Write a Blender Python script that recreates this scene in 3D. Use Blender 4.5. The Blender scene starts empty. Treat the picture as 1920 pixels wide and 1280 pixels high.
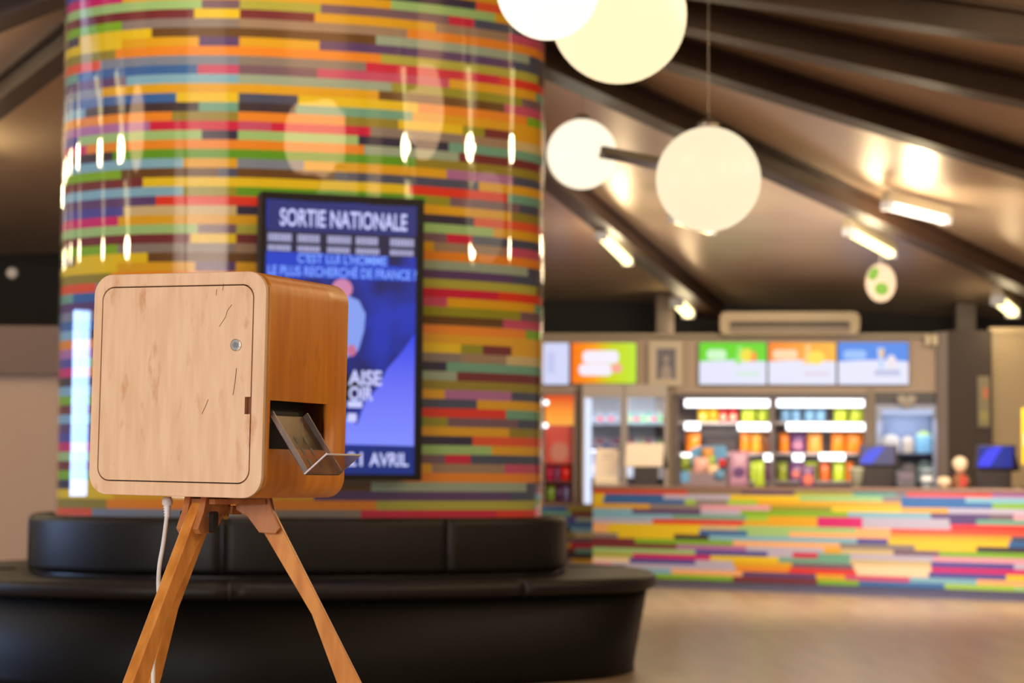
import bpy, bmesh, math, random
from mathutils import Vector, Matrix
random.seed(7)
sc = bpy.context.scene
# ---------------------------------------------------------------- camera
F = 4000.0                      # focal length in pixels of a 1920 px wide frame
PITCH = math.atan(0.065); ROLL = 0.007
fwd = Vector((0, math.cos(PITCH), math.sin(PITCH)))
r0 = Vector((1, 0, 0)); u0 = Vector((0, -math.sin(PITCH), math.cos(PITCH)))
right = math.cos(ROLL)*r0 + math.sin(ROLL)*u0
up = -math.sin(ROLL)*r0 + math.cos(ROLL)*u0
CAM = Vector((0, 0, 1.0))
cd = bpy.data.cameras.new('camera'); cam = bpy.data.objects.new('camera', cd); sc.collection.objects.link(cam)
M4 = Matrix.Identity(4)
for i in range(3):
    M4[i][0] = right[i]; M4[i][1] = up[i]; M4[i][2] = -fwd[i]; M4[i][3] = CAM[i]
cam.matrix_world = M4
cd.sensor_fit = 'HORIZONTAL'; cd.sensor_width = 36; cd.lens = F/1920*36; cd.clip_end = 200; cd.clip_start = .1
cd.dof.use_dof = True; cd.dof.focus_distance = 3.93; cd.dof.aperture_fstop = 4.9
sc.camera = cam
# ---------------------------------------------------------------- world, exposure, area lights
sc.view_settings.view_transform = 'Standard'; sc.view_settings.look = 'None'
sc.view_settings.gamma = 1; sc.view_settings.exposure = 0.0; sc.view_settings.use_curve_mapping = False
w = bpy.data.worlds.new('world'); sc.world = w; w.use_nodes = True
w.node_tree.nodes['Background'].inputs[0].default_value = (1.0, .82, .66, 1)
w.node_tree.nodes['Background'].inputs[1].default_value = 0.2
sc.cycles.use_denoising = True
sc.cycles.max_bounces = 8; sc.cycles.sample_clamp_indirect = 6

def area(name, loc, target, sx, sy, power, col):
    l = bpy.data.lights.new(name, 'AREA'); l.shape = 'RECTANGLE'; l.size = sx; l.size_y = sy; l.energy = power; l.color = col
    o = bpy.data.objects.new(name, l); sc.collection.objects.link(o); o.location = loc
    o.rotation_euler = (Vector(target)-Vector(loc)).to_track_quat('-Z', 'Y').to_euler()
    return o
area('entrance_key_light', (-3.9, -1.8, 1.7), (-.6, 4, 1.1), 4.4, 1.8, 290, (1, .95, .91))  # added key light for the box front, unseen behind the camera
area('side_window_daylight', (-8.8, 10.6, 1.6), (0, 10.8, 1.3), 2.0, 1.5, 190, (.34, .54, 1.0))
area('column_fill_light', (-1.2, 9.25, 3.86), (-1.0, 10.7, 1.2), 1.8, .16, 42, (1, .84, .62))  # added fill that brightens the column, no such fitting hangs there
area('warm_fill_light', (3.6, 3.2, 3.3), (0, 5.2, .9), 2.4, 1.6, 150, (1, .76, .46))  # added warm fill for the near hall, no lamp built for it
area('counter_fill_light', (3.2, 16.6, 2.75), (3.0, 19.4, .4), 4.0, .6, 210, (1, .84, .62))  # added fill under the roof, boosting the tube lights over the counter

def at(px, py, Y):
    d = fwd + (px-960)/F*right - (py-640)/F*up
    return CAM + d*(Y/d.y)
def ray(px, py): return fwd + (px-960)/F*right - (py-640)/F*up

# ---------------------------------------------------------------- materials
def lin(c):
    return tuple(((v/255)/12.92 if v/255 <= .04045 else ((v/255+.055)/1.055)**2.4) for v in c)
MC = {}
def mat(name, rgb, rough=.5, metal=0, emit=0, spec=.5, coat=0, trans=0, alpha=1, ior=1.5, raw=False, coat_ior=1.5):
    if name in MC: return MC[name]
    m = bpy.data.materials.new(name); m.use_nodes = True
    b = m.node_tree.nodes['Principled BSDF']; c = tuple(rgb) if raw else lin(rgb)
    b.inputs['Base Color'].default_value = (*c, 1); b.inputs['Roughness'].default_value = rough
    b.inputs['Metallic'].default_value = metal; b.inputs['Specular IOR Level'].default_value = spec
    b.inputs['Coat Weight'].default_value = coat; b.inputs['Coat Roughness'].default_value = .012; b.inputs['Coat IOR'].default_value = coat_ior
    b.inputs['Transmission Weight'].default_value = trans; b.inputs['Alpha'].default_value = alpha; b.inputs['IOR'].default_value = ior
    if emit:
        b.inputs['Emission Color'].default_value = (*c, 1); b.inputs['Emission Strength'].default_value = emit
    MC[name] = m; return m
def em(name, rgb, s=1.0):                       # self-lit surface (screens, lamps, light strips)
    return mat(name, rgb, rough=.4, emit=s) if False else _em(name, rgb, s)
def _em(name, rgb, s):
    if name in MC: return MC[name]
    m = bpy.data.materials.new(name); m.use_nodes = True
    b = m.node_tree.nodes['Principled BSDF']
    b.inputs['Base Color'].default_value = (.01, .01, .01, 1); b.inputs['Roughness'].default_value = .4; b.inputs['Specular IOR Level'].default_value = .25
    b.inputs['Emission Color'].default_value = (*lin(rgb), 1); b.inputs['Emission Strength'].default_value = s
    MC[name] = m; return m
def ramp_noise(name, c1, c2, scale, stretch=(1, 1, 1), rough=.5, detail=4, lo=.35, hi=.65, c3=None, coat=0, bump=0, metal=0, spec=.5):
    m = mat(name, c1, rough, coat=coat, metal=metal, spec=spec); nt = m.node_tree; b = nt.nodes['Principled BSDF']
    tc = nt.nodes.new('ShaderNodeTexCoord'); mp = nt.nodes.new('ShaderNodeMapping'); mp.inputs['Scale'].default_value = stretch
    n = nt.nodes.new('ShaderNodeTexNoise'); n.inputs['Scale'].default_value = scale; n.inputs['Detail'].default_value = detail
    r = nt.nodes.new('ShaderNodeValToRGB'); e = r.color_ramp.elements
    e[0].position = lo; e[0].color = (*lin(c1), 1); e[1].position = hi; e[1].color = (*lin(c2), 1)
    nt.links.new(tc.outputs['Object'], mp.inputs[0]); nt.links.new(mp.outputs[0], n.inputs['Vector'])
    nt.links.new(n.outputs['Fac'], r.inputs[0]); out = r.outputs[0]
    if c3:                                        # sparse darker blotches on top
        n2 = nt.nodes.new('ShaderNodeTexNoise'); n2.inputs['Scale'].default_value = scale*2.3; n2.inputs['Detail'].default_value = 6
        mp2 = nt.nodes.new('ShaderNodeMapping'); mp2.inputs['Scale'].default_value = (1.2, 1.2, .45)
        r2 = nt.nodes.new('ShaderNodeValToRGB'); r2.color_ramp.elements[0].position = .60; r2.color_ramp.elements[1].position = .74
        mx = nt.nodes.new('ShaderNodeMix'); mx.data_type = 'RGBA'; mx.inputs['B'].default_value = (*lin(c3), 1)
        nt.links.new(tc.outputs['Object'], mp2.inputs[0]); nt.links.new(mp2.outputs[0], n2.inputs['Vector'])
        nt.links.new(n2.outputs['Fac'], r2.inputs[0]); nt.links.new(r2.outputs[0], mx.inputs['Factor'])
        nt.links.new(out, mx.inputs['A']); out = mx.outputs['Result']
    nt.links.new(out, b.inputs['Base Color'])
    if bump:
        bp = nt.nodes.new('ShaderNodeBump'); bp.inputs['Strength'].default_value = bump; bp.inputs['Distance'].default_value = .002
        nt.links.new(n.outputs['Fac'], bp.inputs['Height']); nt.links.new(bp.outputs[0], b.inputs['Normal'])
    return m
birch = ramp_noise('birch_plywood', (238, 202, 166), (228, 188, 150), 11, (6, 6, .8), .5, c3=(206, 152, 108))
honey = ramp_noise('warm_lit_plywood', (226, 144, 46), (212, 128, 34), 8, (6, 6, .6), .38, c3=(190, 110, 34))  # side veneer, its orange has the warm side light painted in
legwood = ramp_noise('leg_wood', (222, 150, 70), (196, 122, 44), 10, (4, 4, .8), .4)
clampwood = ramp_noise('clamp_wood', (190, 124, 74), (160, 96, 50), 12, (4, 4, .6), .45)
leather = ramp_noise('black_leather', (14, 8, 7), (20, 13, 11), 60, rough=.46, bump=.1, spec=.36)
ceilmat = ramp_noise('ceiling_panel', (216, 190, 164), (198, 170, 144), .6, rough=.34, metal=.5)
beammat = ramp_noise('beam_brown', (66, 44, 33), (54, 36, 27), 1.5, rough=.45)
floormat = ramp_noise('floor_vinyl', (178, 156, 134), (160, 138, 118), 1.2, (6, .6, 1), rough=.28, spec=.6)
taupe = mat('taupe_wall', (134, 116, 104), .6)
black = mat('black_plastic', (18, 16, 17), .35)
darkwall = mat('dark_wall', (16, 10, 8), .8)
chrome = mat('chrome', (225, 225, 225), .18, metal=1)
white = mat('white_plastic', (232, 230, 228), .4)
steel = mat('grey_steel', (120, 118, 122), .35, metal=.8)

# ---------------------------------------------------------------- object helpers
C = sc.collection
def props(o, label=None, cat=None, group=None, kind=None):
    if label: o['label'] = label
    if cat: o['category'] = cat
    if group: o['group'] = group
    if kind: o['kind'] = kind
    return o
def thing(name, label, cat, loc, rot=(0, 0, 0), group=None):
    o = bpy.data.objects.new(name, None); o.empty_display_size = .05; C.objects.link(o)
    o.location = loc; o.rotation_euler = rot
    return props(o, label, cat, group)
def obj(name, bm, m, parent=None, smooth=False, loc=None, rot=None):
    me = bpy.data.meshes.new(name); bmesh.ops.recalc_face_normals(bm, faces=bm.faces[:]); bm.to_mesh(me); bm.free()
    for mm in (m if isinstance(m, (list, tuple)) else [m]): me.materials.append(mm)
    if smooth:
        for p in me.polygons: p.use_smooth = True
    o = bpy.data.objects.new(name, me); C.objects.link(o)
    if parent: o.parent = parent
    if loc is not None: o.location = loc
    if rot is not None: o.rotation_euler = rot
    return o
def new(): return bmesh.new()
def bx(bm, x0, x1, y0, y1, z0, z1, bev=0, seg=2):
    t = bmesh.new(); bmesh.ops.create_cube(t, size=1)
    for v in t.verts:
        v.co = Vector((x0+(v.co.x+.5)*(x1-x0), y0+(v.co.y+.5)*(y1-y0), z0+(v.co.z+.5)*(z1-z0)))
    if bev: bmesh.ops.bevel(t, geom=t.edges[:], offset=bev, segments=seg, affect='EDGES', profile=.5)
    join(bm, t); return bm
def join(bm, t):
    me = bpy.data.meshes.new('t'); t.to_mesh(me); t.free(); bm.from_mesh(me); bpy.data.meshes.remove(me)
def lathe(bm, prof, c=(0, 0, 0), n=20):
    rings = []
    for r, z in prof:
        rings.append([bm.verts.new((c[0]+r*math.cos(2*math.pi*k/n), c[1]+r*math.sin(2*math.pi*k/n), c[2]+z)) for k in range(n)])
    for a, b in zip(rings, rings[1:]):
        for k in range(n): bm.faces.new((a[k], a[(k+1) % n], b[(k+1) % n], b[k]))
    bm.faces.new(rings[0][::-1]); bm.faces.new(rings[-1]); return bm
def tube(bm, pts, r, n=10):
    pts = [Vector(p) for p in pts]; rings = []; a = None
    for i, p in enumerate(pts):
        t = (pts[min(i+1, len(pts)-1)]-pts[max(i-1, 0)]).normalized()
        a = t.orthogonal().normalized() if a is None else (a-t*a.dot(t)).normalized()
        b = t.cross(a)
        rr = r[i] if isinstance(r, list) else r
        rings.append([bm.verts.new(p+rr*(math.cos(2*math.pi*k/n)*a+math.sin(2*math.pi*k/n)*b)) for k in range(n)])
    for a_, b_ in zip(rings, rings[1:]):
        for k in range(n): bm.faces.new((a_[k], a_[(k+1) % n], b_[(k+1) % n], b_[k]))
    bm.faces.new(rings[0][::-1]); bm.faces.new(rings[-1]); return bm
def prism(bm, pts, y0, y1):                       # polygon in x,z pushed along y
    a = [bm.verts.new((x, y0, z)) for x, z in pts]; b = [bm.verts.new((x, y1, z)) for x, z in pts]
    bm.faces.new(a); bm.faces.new(b[::-1]); n = len(pts)
    for k in range(n): bm.faces.new((a[k], b[k], b[(k+1) % n], a[(k+1) % n]))
    return bm
def rrect(x0, x1, z0, z1, r, n=8):
    out = []
    for cx, cz, a0 in ((x1-r, z1-r, 0), (x0+r, z1-r, 90), (x0+r, z0+r, 180), (x1-r, z0+r, 270)):
        for k in range(n+1):
            a = math.radians(a0+90*k/n); out.append((cx+r*math.cos(a), cz+r*math.sin(a)))
    return out
def ell(cx, cz, a, b, n=24, rot=0):
    return [(cx+a*math.cos(t)*math.cos(rot)-b*math.sin(t)*math.sin(rot), cz+a*math.cos(t)*math.sin(rot)+b*math.sin(t)*math.cos(rot)) for t in [2*math.pi*k/n for k in range(n)]]
def sphere(bm, c, r, sx=1, sy=1, sz=1, seg=32):
    t = bmesh.new(); bmesh.ops.create_uvsphere(t, u_segments=seg, v_segments=seg//2, radius=r)
    for v in t.verts: v.co = Vector((v.co.x*sx+c[0], v.co.y*sy+c[1], v.co.z*sz+c[2]))
    join(bm, t); return bm
def catmull(pts, closed, n):
    out = []; N = len(pts)
    for i in range(N if closed else N-1):
        p0, p1, p2, p3 = (pts[(i+k-1) % N] if closed else pts[max(0, min(N-1, i+k-1))] for k in range(4))
        for k in range(n):
            t = k/n
            out.append(tuple(.5*((2*b)+(-a+c)*t+(2*a-5*b+4*c-d)*t*t+(-a+3*b-3*c+d)*t**3) for a, b, c, d in zip(p0, p1, p2, p3)))
    if not closed: out.append(pts[-1])
    return out

# ---------------------------------------------------------------- big structure: floor, roof, beams, walls
bm = new(); bx(bm, -16, 18, -6, 30, -.1, 0); obj('floor', bm, floormat)['kind'] = 'structure'
AX, AY, AZ, SL = -1.55, 11.6, 4.2, .1   # roof apex and fall per metre
def roofz(x, y): return AZ-SL*math.hypot(x-AX, y-AY)
def roof_hit(px, py, drop=0):
    d = ray(px, py); lo, hi = 2.0, 60.0
    f = lambda t: (CAM+d*t).z-(roofz((CAM+d*t).x, (CAM+d*t).y)-drop)
    for _ in range(60):
        m = (lo+hi)/2
        if f(m) > 0: hi = m
        else: lo = m
    return CAM+d*lo
RR = 14.5
azs = []
for px, py in ((1290, 545), (1860, 505), (1920, 312), (1920, 178)):
    p = roof_hit(px, py, .12); azs.append(math.atan2(p.x-AX, p.y-AY))
print('BEAM AZ', [round(math.degrees(a), 1) for a in azs])
step = math.radians(16.4)
beams = azs[:]
for k in range(1, 9): beams.append(azs[3]+step*k)
for k in range(1, 11): beams.append(azs[0]-step*k)
beams.sort()
bm = new(); apex = bm.verts.new((AX, AY, AZ)); ring = [bm.verts.new((AX+RR*math.sin(a), AY+RR*math.cos(a), AZ-SL*RR)) for a in beams]
top = bm.verts.new((AX, AY, AZ+.08)); ring2 = [bm.verts.new((v.co.x, v.co.y, v.co.z+.08)) for v in ring]
for k in range(len(ring)):
    j = (k+1) % len(ring)
    bm.faces.new((apex, ring[k], ring[j])); bm.faces.new((top, ring2[j], ring2[k])); bm.faces.new((ring[k], ring2[k], ring2[j], ring[j]))
obj('ceiling', bm, ceilmat)['kind'] = 'structure'
for i, a in enumerate(beams):
    bm = new(); d = Vector((math.sin(a), math.cos(a), -SL)); s = Vector((math.cos(a), -math.sin(a), 0)); u = Vector((0, 0, 1))
    vs = []
    for r_ in (.55, RR-.3):
        c = Vector((AX, AY, AZ))+d*r_
        for q in ((-.10, .0), (-.10, -.04), (-.05, -.05), (-.05, -.15), (-.09, -.16), (-.09, -.20), (.09, -.20), (.09, -.16), (.05, -.15), (.05, -.05), (.10, -.04), (.10, .0)):
            vs.append(bm.verts.new(c+s*q[0]+u*(q[1]+.01)))
    n = 12
    for k in range(n): bm.faces.new((vs[k], vs[(k+1) % n], vs[n+(k+1) % n], vs[n+k]))
    bm.faces.new(vs[:n]); bm.faces.new(vs[n:][::-1])
    o = obj('trim_%d' % (i+1), bm, beammat); o['kind'] = 'structure'; o['label'] = 'dark brown roof beam running out from above the striped column'
def post(px, py_top, Y, wpx):
    p = at(px, 900, Y); w2 = wpx*Y/F/2; bm = new()
    zt = roofz(p.x, p.y)-.02
    bx(bm, p.x-w2, p.x+w2, Y-.09, Y+.09, 0, zt, .01)
    return bm
o = obj('trim_40', post(1245, 520, 22.85, 34), mat('post_brown', (72, 58, 50), .5)); o['kind'] = 'structure'
o = obj('trim_41', post(1811, 510, 22.6, 38), mat('post_brown', (72, 58, 50), .5)); o['kind'] = 'structure'
# menu wall plane
WT = .107
def WZ(px): return 22.6/(1+WT*(px-960)/F)
WROT = -math.atan(WT)
def wallpt(px, py, off=0): return at(px, py, WZ(px)-off)
class W:
    """A frame on (or off meters in front of) the back wall; L() turns pixels of the photo into its local metres."""
    def __init__(s, x0, y0, x1, y1, off=0):
        s.cx = (x0+x1)/2; s.y1 = y1; s.p = wallpt(s.cx, y1, off); s.s = s.p.y/F; s.w = (x1-x0)*s.s; s.h = (y1-y0)*s.s; s.rot = (0, 0, WROT)
    def L(s, px, py): return ((px-s.cx)*s.s, (s.y1-py)*s.s)
    def box(s, bm, x0, y0, x1, y1, d0, d1, bev=0):
        a, b = s.L(x0, y1), s.L(x1, y0); return bx(bm, a[0], b[0], d0, d1, a[1], b[1], bev)
    def poly(s, bm, pts, d0, d1): return prism(bm, [s.L(*p) for p in pts], d0, d1)
def wstruct(name, x0, y0, x1, y1, m, d0=0, d1=.1, off=0, label=None):
    f = W(x0, y0, x1, y1, off); bm = new(); f.box(bm, x0, y0, x1, y1, d0, d1)
    o = obj(name, bm, m, loc=f.p, rot=f.rot); o['kind'] = 'structure'
    if label: o['label'] = label
    return o
fascia = mat('fascia', (184, 160, 140), .55)
# fascia with the menus, ledge on top, dark void above
wstruct('wall_menu', 960, 634, 1757, 738, fascia, 0, .25)
wstruct('trim_42', 960, 626, 1760, 634, mat('ledge', (150, 134, 112), .5), -.12, .3)
p = at(1450, 500, 25.4); bm = new(); bx(bm, -8, 14, 23.45, 23.6, 0, 3.1); obj('wall_back', bm, darkwall)['kind'] = 'structure'
# low back wall behind appliances
wstruct('wall_kitchen', 960, 734, 1757, 1085, mat('kitchen_wall', (128, 108, 92), .6), .75, .85)
wstruct('trim_43', 1251, 730, 1266, 1085, mat('upright', (146, 128, 110), .5), -.02, .7)
wstruct('trim_44', 1076, 728, 1090, 1085, mat('upright', (146, 128, 110), .5), -.02, .7)
wstruct('trim_45', 1626, 730, 1641, 1085, mat('upright', (146, 128, 110), .5), -.02, .7)
wstruct('trim_46', 1757, 625, 1777, 1100, mat('pale_jamb', (112, 96, 92), .5), -.12, .6)
wstruct('wall_right', 1777, 622, 1860, 1110, mat('pillar_dark', (52, 34, 25), .6), -.10, .6)
# slatted beige shutter at the right
f = W(1860, 622, 2050, 1110, 0); bm = new()
for k in range(49): f.box(bm, 1860, 626+k*9.8, 2050, 626+k*9.8+9.2, -.02, .05, .004)
f.box(bm, 1860, 616, 2050, 626, -.08, .1)
obj('wall_shutter', bm, mat('shutter_beige', (172, 148, 112), .5), loc=f.p, rot=f.rot)['kind'] = 'structure'
# left background wall: dark void, fascia and taupe panel
pL = at(20, 640, 19.0); sL = 19.0/F
bm = new(); bx(bm, -9.5, at(118, 640, 19).x+1.2, 19.0, 19.15, 0, at(60, 697, 19).z); obj('wall_left', bm, mat('left_panel', (186, 160, 146), .6))['kind'] = 'structure'
bm = new(); bx(bm, -9.5, at(118, 640, 19).x+1.2, 18.9, 19.2, at(60, 697, 19).z, at(60, 612, 19).z); bx(bm, -9.5, at(118, 640, 19).x+1.2, 18.86, 19.2, at(60, 697, 19).z-.02, at(60, 690, 19).z); obj('trim_47', bm, mat('left_fascia', (120, 98, 92), .6))['kind'] = 'structure'
bm = new(); bx(bm, -9.5, at(118, 640, 19).x+2, 21.0, 21.1, 0, 3.5); obj('wall_left_upper', bm, darkwall)['kind'] = 'structure'

# ---------------------------------------------------------------- stripes
PAL = dict(pg=(150, 190, 120), mn=(110, 34, 40), lm=(120, 170, 20), ye=(222, 190, 10), br=(96, 62, 18), pu=(84, 56, 108), go=(214, 160, 10), ol=(140, 126, 36),
           rg=(218, 80, 40), gb=(118, 128, 148), gy=(130, 118, 112), bl=(48, 96, 160), lb=(122, 172, 196), te=(104, 158, 138), pk=(190, 72, 108), mv=(166, 104, 160),
           sl=(66, 72, 100), dk=(54, 40, 46), og=(224, 132, 24), cr=(196, 14, 62), mg=(196, 24, 104), gn=(88, 150, 20), be=(196, 176, 128), rd=(214, 46, 22),
           og2=(140, 140, 24), ta=(150, 124, 102), pt=(146, 164, 146), yg=(168, 166, 62), ind=(70, 66, 150), na=(40, 34, 66), pp=(112, 84, 100), la=(176, 170, 196), pe=(232, 170, 110),
           cm=(232, 206, 170), pi=(214, 150, 170), lg=(150, 190, 60))
PK = list(PAL)
PM = [mat('stripe_'+k, PAL[k], .6, spec=.2, coat=1, coat_ior=1.75) for k in PK]
PM2 = [mat('counter_stripe_'+k, PAL[k], .5, spec=.3, coat=.6, coat_ior=1.5) for k in PK]
for m_ in PM2: m_.node_tree.nodes['Principled BSDF'].inputs['Coat Roughness'].default_value = .18
def seg(s): # "name:end name:end ..."
    out = []
    for t in s.split():
        a, b = t.split(':'); out.append((float(b), a))
    return out
# left panel: ends given in zoomed units u (x = 100+u/2.56); right panel ends v (x = 500+v/3.047)
LEFT = ["pg:685 pp:870", "mn:650 ye:875", "lm:300 gy:870", "na:95 ye:445 br:865", "ye:300 go:675 pu:865", "ol:270 og:870", "rg:200 gb:868", "te:90 bl:670 pk:868",
        "pu:325 lb:865", "gb:210 go:865", "bl:570 ye:865", "lb:130 dk:680 te:865", "og:550 ol:865", "mv:445 cr:860", "ind:100 pg:695 na:860", "mg:140 og:860",
        "dk:270 gn:860", "lb:610 go:860", "lm:310 br:775 sl:860", "mn:415 ye:860", "lb:610 og2:860", "pu:480 rd:860", "ind:325 be:860", "mg:300 go:860"]
RIGHT = ["yg:285 pp:1025 cr:1170 sl:1600", "mn:250 go:950 ta:1365 pk:1600", "ta:785 og:1600", "br:605 pt:1490 sl:1600", "go:280 pu:1400 sl:1600", "og:635 yg:1540 br:1600",
         "gy:550 cr:1320 rd:1600", "pp:270 pk:1030 go:1530 te:1600", "pt:700 og2:1450 pp:1600", "go:625 br:1350 pk:1600", "sl:160 ye:850 og:1480 lm:1600",
         "dk:150 te:820 go:1600", "og:430 ol:740 ye:1110 og2:1235 mn:1400 go:1600", "pk:10 cr:580 gy:1110 ta:1370 be:1600", "pg:510 na:1030 te:1600",
         "og:545 pt:1090 mn:1600", "gn:840 ol:1600", "gb:200 go:1020 mv:1400 sl:1600", "br:380 sl:1205 go:1600", "ye:800 rd:1370 te:1600",
         "gn:900 og2:1040 pp:1440 sl:1600", "rd:480 go:1390 ol:1600", "na:1180 rg:1600", "go:690 pg:1290 go:1600"]
# plan of the column: front measured from the photo, (pixel, relative extra depth)
ZC = 10.55
front = [(110, .050), (114, .036), (128, .027), (160, .0185), (215, .009), (300, .0015), (440, 0), (575, .007), (710, .0165), (840, .032), (940, .049), (995, .064), (1015, .078), (1018, .092)]
back = [(1010, .13), (940, .175), (780, .20), (560, .21), (340, .20), (180, .165), (118, .11), (109, .07)]
fr = catmull([(float(a), b) for a, b in front], False, 6); bk = catmull([front[-1]]+[(float(a), b) for a, b in back]+[front[0]], False, 6)[1:-1]
def planpt(px, e):
    Z = ZC*(1+e); p = at(px, 640, Z); return Vector((p.x, Z))
def e_of(px):
    for (a, ea), (b, eb) in zip(fr, fr[1:]):
        if a <= px <= b+1e-6: return ea+(eb-ea)*(px-a)/max(b-a, 1e-6)
    return fr[0][1] if px < fr[0][0] else fr[-1][1]
bounds = set()
rows = []
for L_, R_ in zip(LEFT, RIGHT):
    r_ = [(100+a/2.56, c) for a, c in seg(L_)]; r_[-1] = (440, r_[-1][1]); r_ += [(500+a/3.047, c) for a, c in seg(R_)]; rows.append(r_)
    for a, c in r_: bounds.add(round(min(a, 1018), 1))
xs = sorted({round(a, 1) for a, _ in fr} | {b for b in bounds if 110 < b < 1018})
plan = [(x, planpt(x, e_of(x))) for x in xs]
plan += [(None, planpt(a, e)) for a, e in bk]
RH = 17.87*ZC/F
z0 = at(440, 8, ZC).z+RH/2
bm = new(); levels = []
k0 = -int((4.05-z0)/RH)-1; k1 = int(z0/RH)+1
zt = [max(0, z0-k*RH) for k in range(k0, k1+2)]
cols = [[bm.verts.new((p.x, p.y, z)) for _, p in plan] for z in zt]
bkc = [random.choices(PK, k=9) for _ in range(24)]
for r_, (A, B) in enumerate(zip(cols, cols[1:])):
    if zt[r_]-zt[r_+1] < 1e-5: continue
    k = (r_+k0) % 24; n = len(plan)
    for j in range(n):
        i2 = (j+1) % n; x = plan[j][0]
        if x is None or plan[i2][0] is None: c = bkc[k][(j//6) % 9]
        else:
            xm = (x+plan[i2][0])/2; c = rows[k][-1][1]
            for a, cc in rows[k]:
                if xm < a: c = cc; break
        fc = bm.faces.new((A[j], A[i2], B[i2], B[j])); fc.material_index = PK.index(c); fc.smooth = True
bm.faces.new(cols[0])
o = obj('column', bm, PM); props(o, 'wide rounded column clad in glossy multicoloured horizontal stripes', 'column', kind='structure')
loop0 = [p for _, p in plan]
# resample the plan evenly so offset rings stay smooth
def resample(loop, n):
    L_ = [(b-a).length for a, b in zip(loop, loop[1:]+loop[:1])]; T = sum(L_); out = []; i = 0; acc = 0
    for k in range(n):
        t = T*k/n
        while acc+L_[i] < t: acc += L_[i]; i += 1
        a, b = loop[i], loop[(i+1) % len(loop)]; out.append(a+(b-a)*((t-acc)/max(L_[i], 1e-9)))
    return out
base = resample(loop0, 160)
for _ in range(6): base = [(base[i-1]+base[i]*2+base[(i+1) % 160])/4 for i in range(160)]
if sum(a.x*b.y-b.x*a.y for a, b in zip(base, base[1:]+base[:1])) < 0: base.reverse()
nrm = []
for i in range(160):
    t = base[(i+1) % 160]-base[i-1]; nrm.append(Vector((t.y, -t.x)).normalized())
def sweep(prof, m, name, parent, i0=0, i1=160, closed=True):
    bm = new(); rings = []
    idx = range(i0, i1) if closed else range(i0, i1+1)
    for i in idx:
        b, n_ = base[i % 160], nrm[i % 160]; rings.append([bm.verts.new((b.x+n_.x*o_, b.y+n_.y*o_, z)) for o_, z in prof])
    m_ = len(prof); N = len(rings)
    for a in range(N if closed else N-1):
        A, B = rings[a], rings[(a+1) % N]
        for k in range(m_): bm.faces.new((A[k], B[k], B[(k+1) % m_], A[(k+1) % m_]))
    if not closed: bm.faces.new(rings[0]); bm.faces.new(rings[-1][::-1])
    return obj(name, bm, m, parent, smooth=True)
def rprof(x0, x1, z0_, z1, r, n=5): return rrect(x0, x1, z0_, z1, r, n)

# ---------------------------------------------------------------- ring bench round the column
bench = thing('ring_bench', 'round black leather banquette bench wrapped around the striped column', 'bench', (0, 0, 0))
def idx_near(px):
    best = None
    for i in range(160):
        if nrm[i].y > -.05: continue
        p = base[i]+nrm[i]*.15
        d = abs(p.x/p.y*F+960-px)
        if best is None or d < best[0]: best = (d, i)
    return best[1]
sa, sb = idx_near(418), idx_near(850)
cuts = sorted([sa, sb, (sb+22) % 160, (sb+52) % 160, (sa-22) % 160])
BR = rprof(.0, .135, .525, .808, .035)
SE = rprof(.0, .62, .435, .512, .034)
for c0, c1 in zip(cuts, cuts[1:]+[cuts[0]+160]):
    sweep(BR, leather, 'backrest_cushion', bench, c0, c1, False)
sc_ = sorted([idx_near(448), idx_near(900), (sb+30) % 160, (sb+62) % 160, (sa-30) % 160])
for c0, c1 in zip(sc_, sc_[1:]+[sc_[0]+160]):
    sweep(SE, leather, 'seat_cushion', bench, c0, c1, False)
def seam(i, prof_out, name):
    bm = new(); b, n_ = base[i], nrm[i]
    tube(bm, [(b.x+n_.x*o_, b.y+n_.y*o_, z) for o_, z in prof_out], .006, 6); return obj(name, bm, mat('piping_black', (48, 40, 38), .3), bench, True)
for i in cuts: seam(i, [(.08, .808), (.125, .80), (.137, .77), (.137, .56), (.125, .53)], 'piping')
for i in sc_: seam(i, [(.2, .514), (.58, .513), (.612, .50), (.62, .475), (.612, .445), (.59, .436)], 'piping')
sweep([(.30, .436), (.57, .436), (.50, .04), (.50, 0), (.30, 0)], mat('bench_base', (8, 5, 4), .5, spec=.22), 'base', bench)
sweep([(.02, .5), (.10, .5), (.10, .53), (.02, .53)], black, 'back_support', bench)

# ---------------------------------------------------------------- display on the column
D0, D1 = at(486, 640, 10.35), at(793, 640, 10.62)
vx = Vector((D1.x-D0.x, D1.y-D0.y)); DW = vx.length; zt_, zb_ = at(640, 364, 10.45).z, at(640, 900, 10.45).z; DH = zt_-zb_
disp = thing('display_screen', 'tall portrait display hung on the striped column showing a blue film poster', 'screen', ((D0.x+D1.x)/2, (D0.y+D1.y)/2, zb_), (0, 0, math.atan2(vx.y, vx.x)))
def S(zx, zy): return ((zx-375)/662*DW, (1215-zy)/1157*DH)
def sprism(name, pts, m, d, parent=disp):
    bm = new(); prism(bm, [S(*p) for p in pts], -d, -d+.001); return obj(name, bm, m, parent)
bm = new(); prism(bm, rrect(-DW/2, DW/2, 0, DH, .008, 3), 0, .09); body = obj('bezel', bm, mat('bezel', (12, 9, 9), .5, spec=.3), disp)
bm = new(); bx(bm, -.25, .25, .09, .16, DH*.3, DH*.7); obj('wall_bracket', bm, black, disp)
mm = em('poster_navy', (18, 24, 92), 1.0)
m = em('poster_field', (8, 14, 70), 1); nt = m.node_tree
tc = nt.nodes.new('ShaderNodeTexCoord'); n_ = nt.nodes.new('ShaderNodeTexNoise'); n_.inputs['Scale'].default_value = 3.2; n_.inputs['Detail'].default_value = 2
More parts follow.
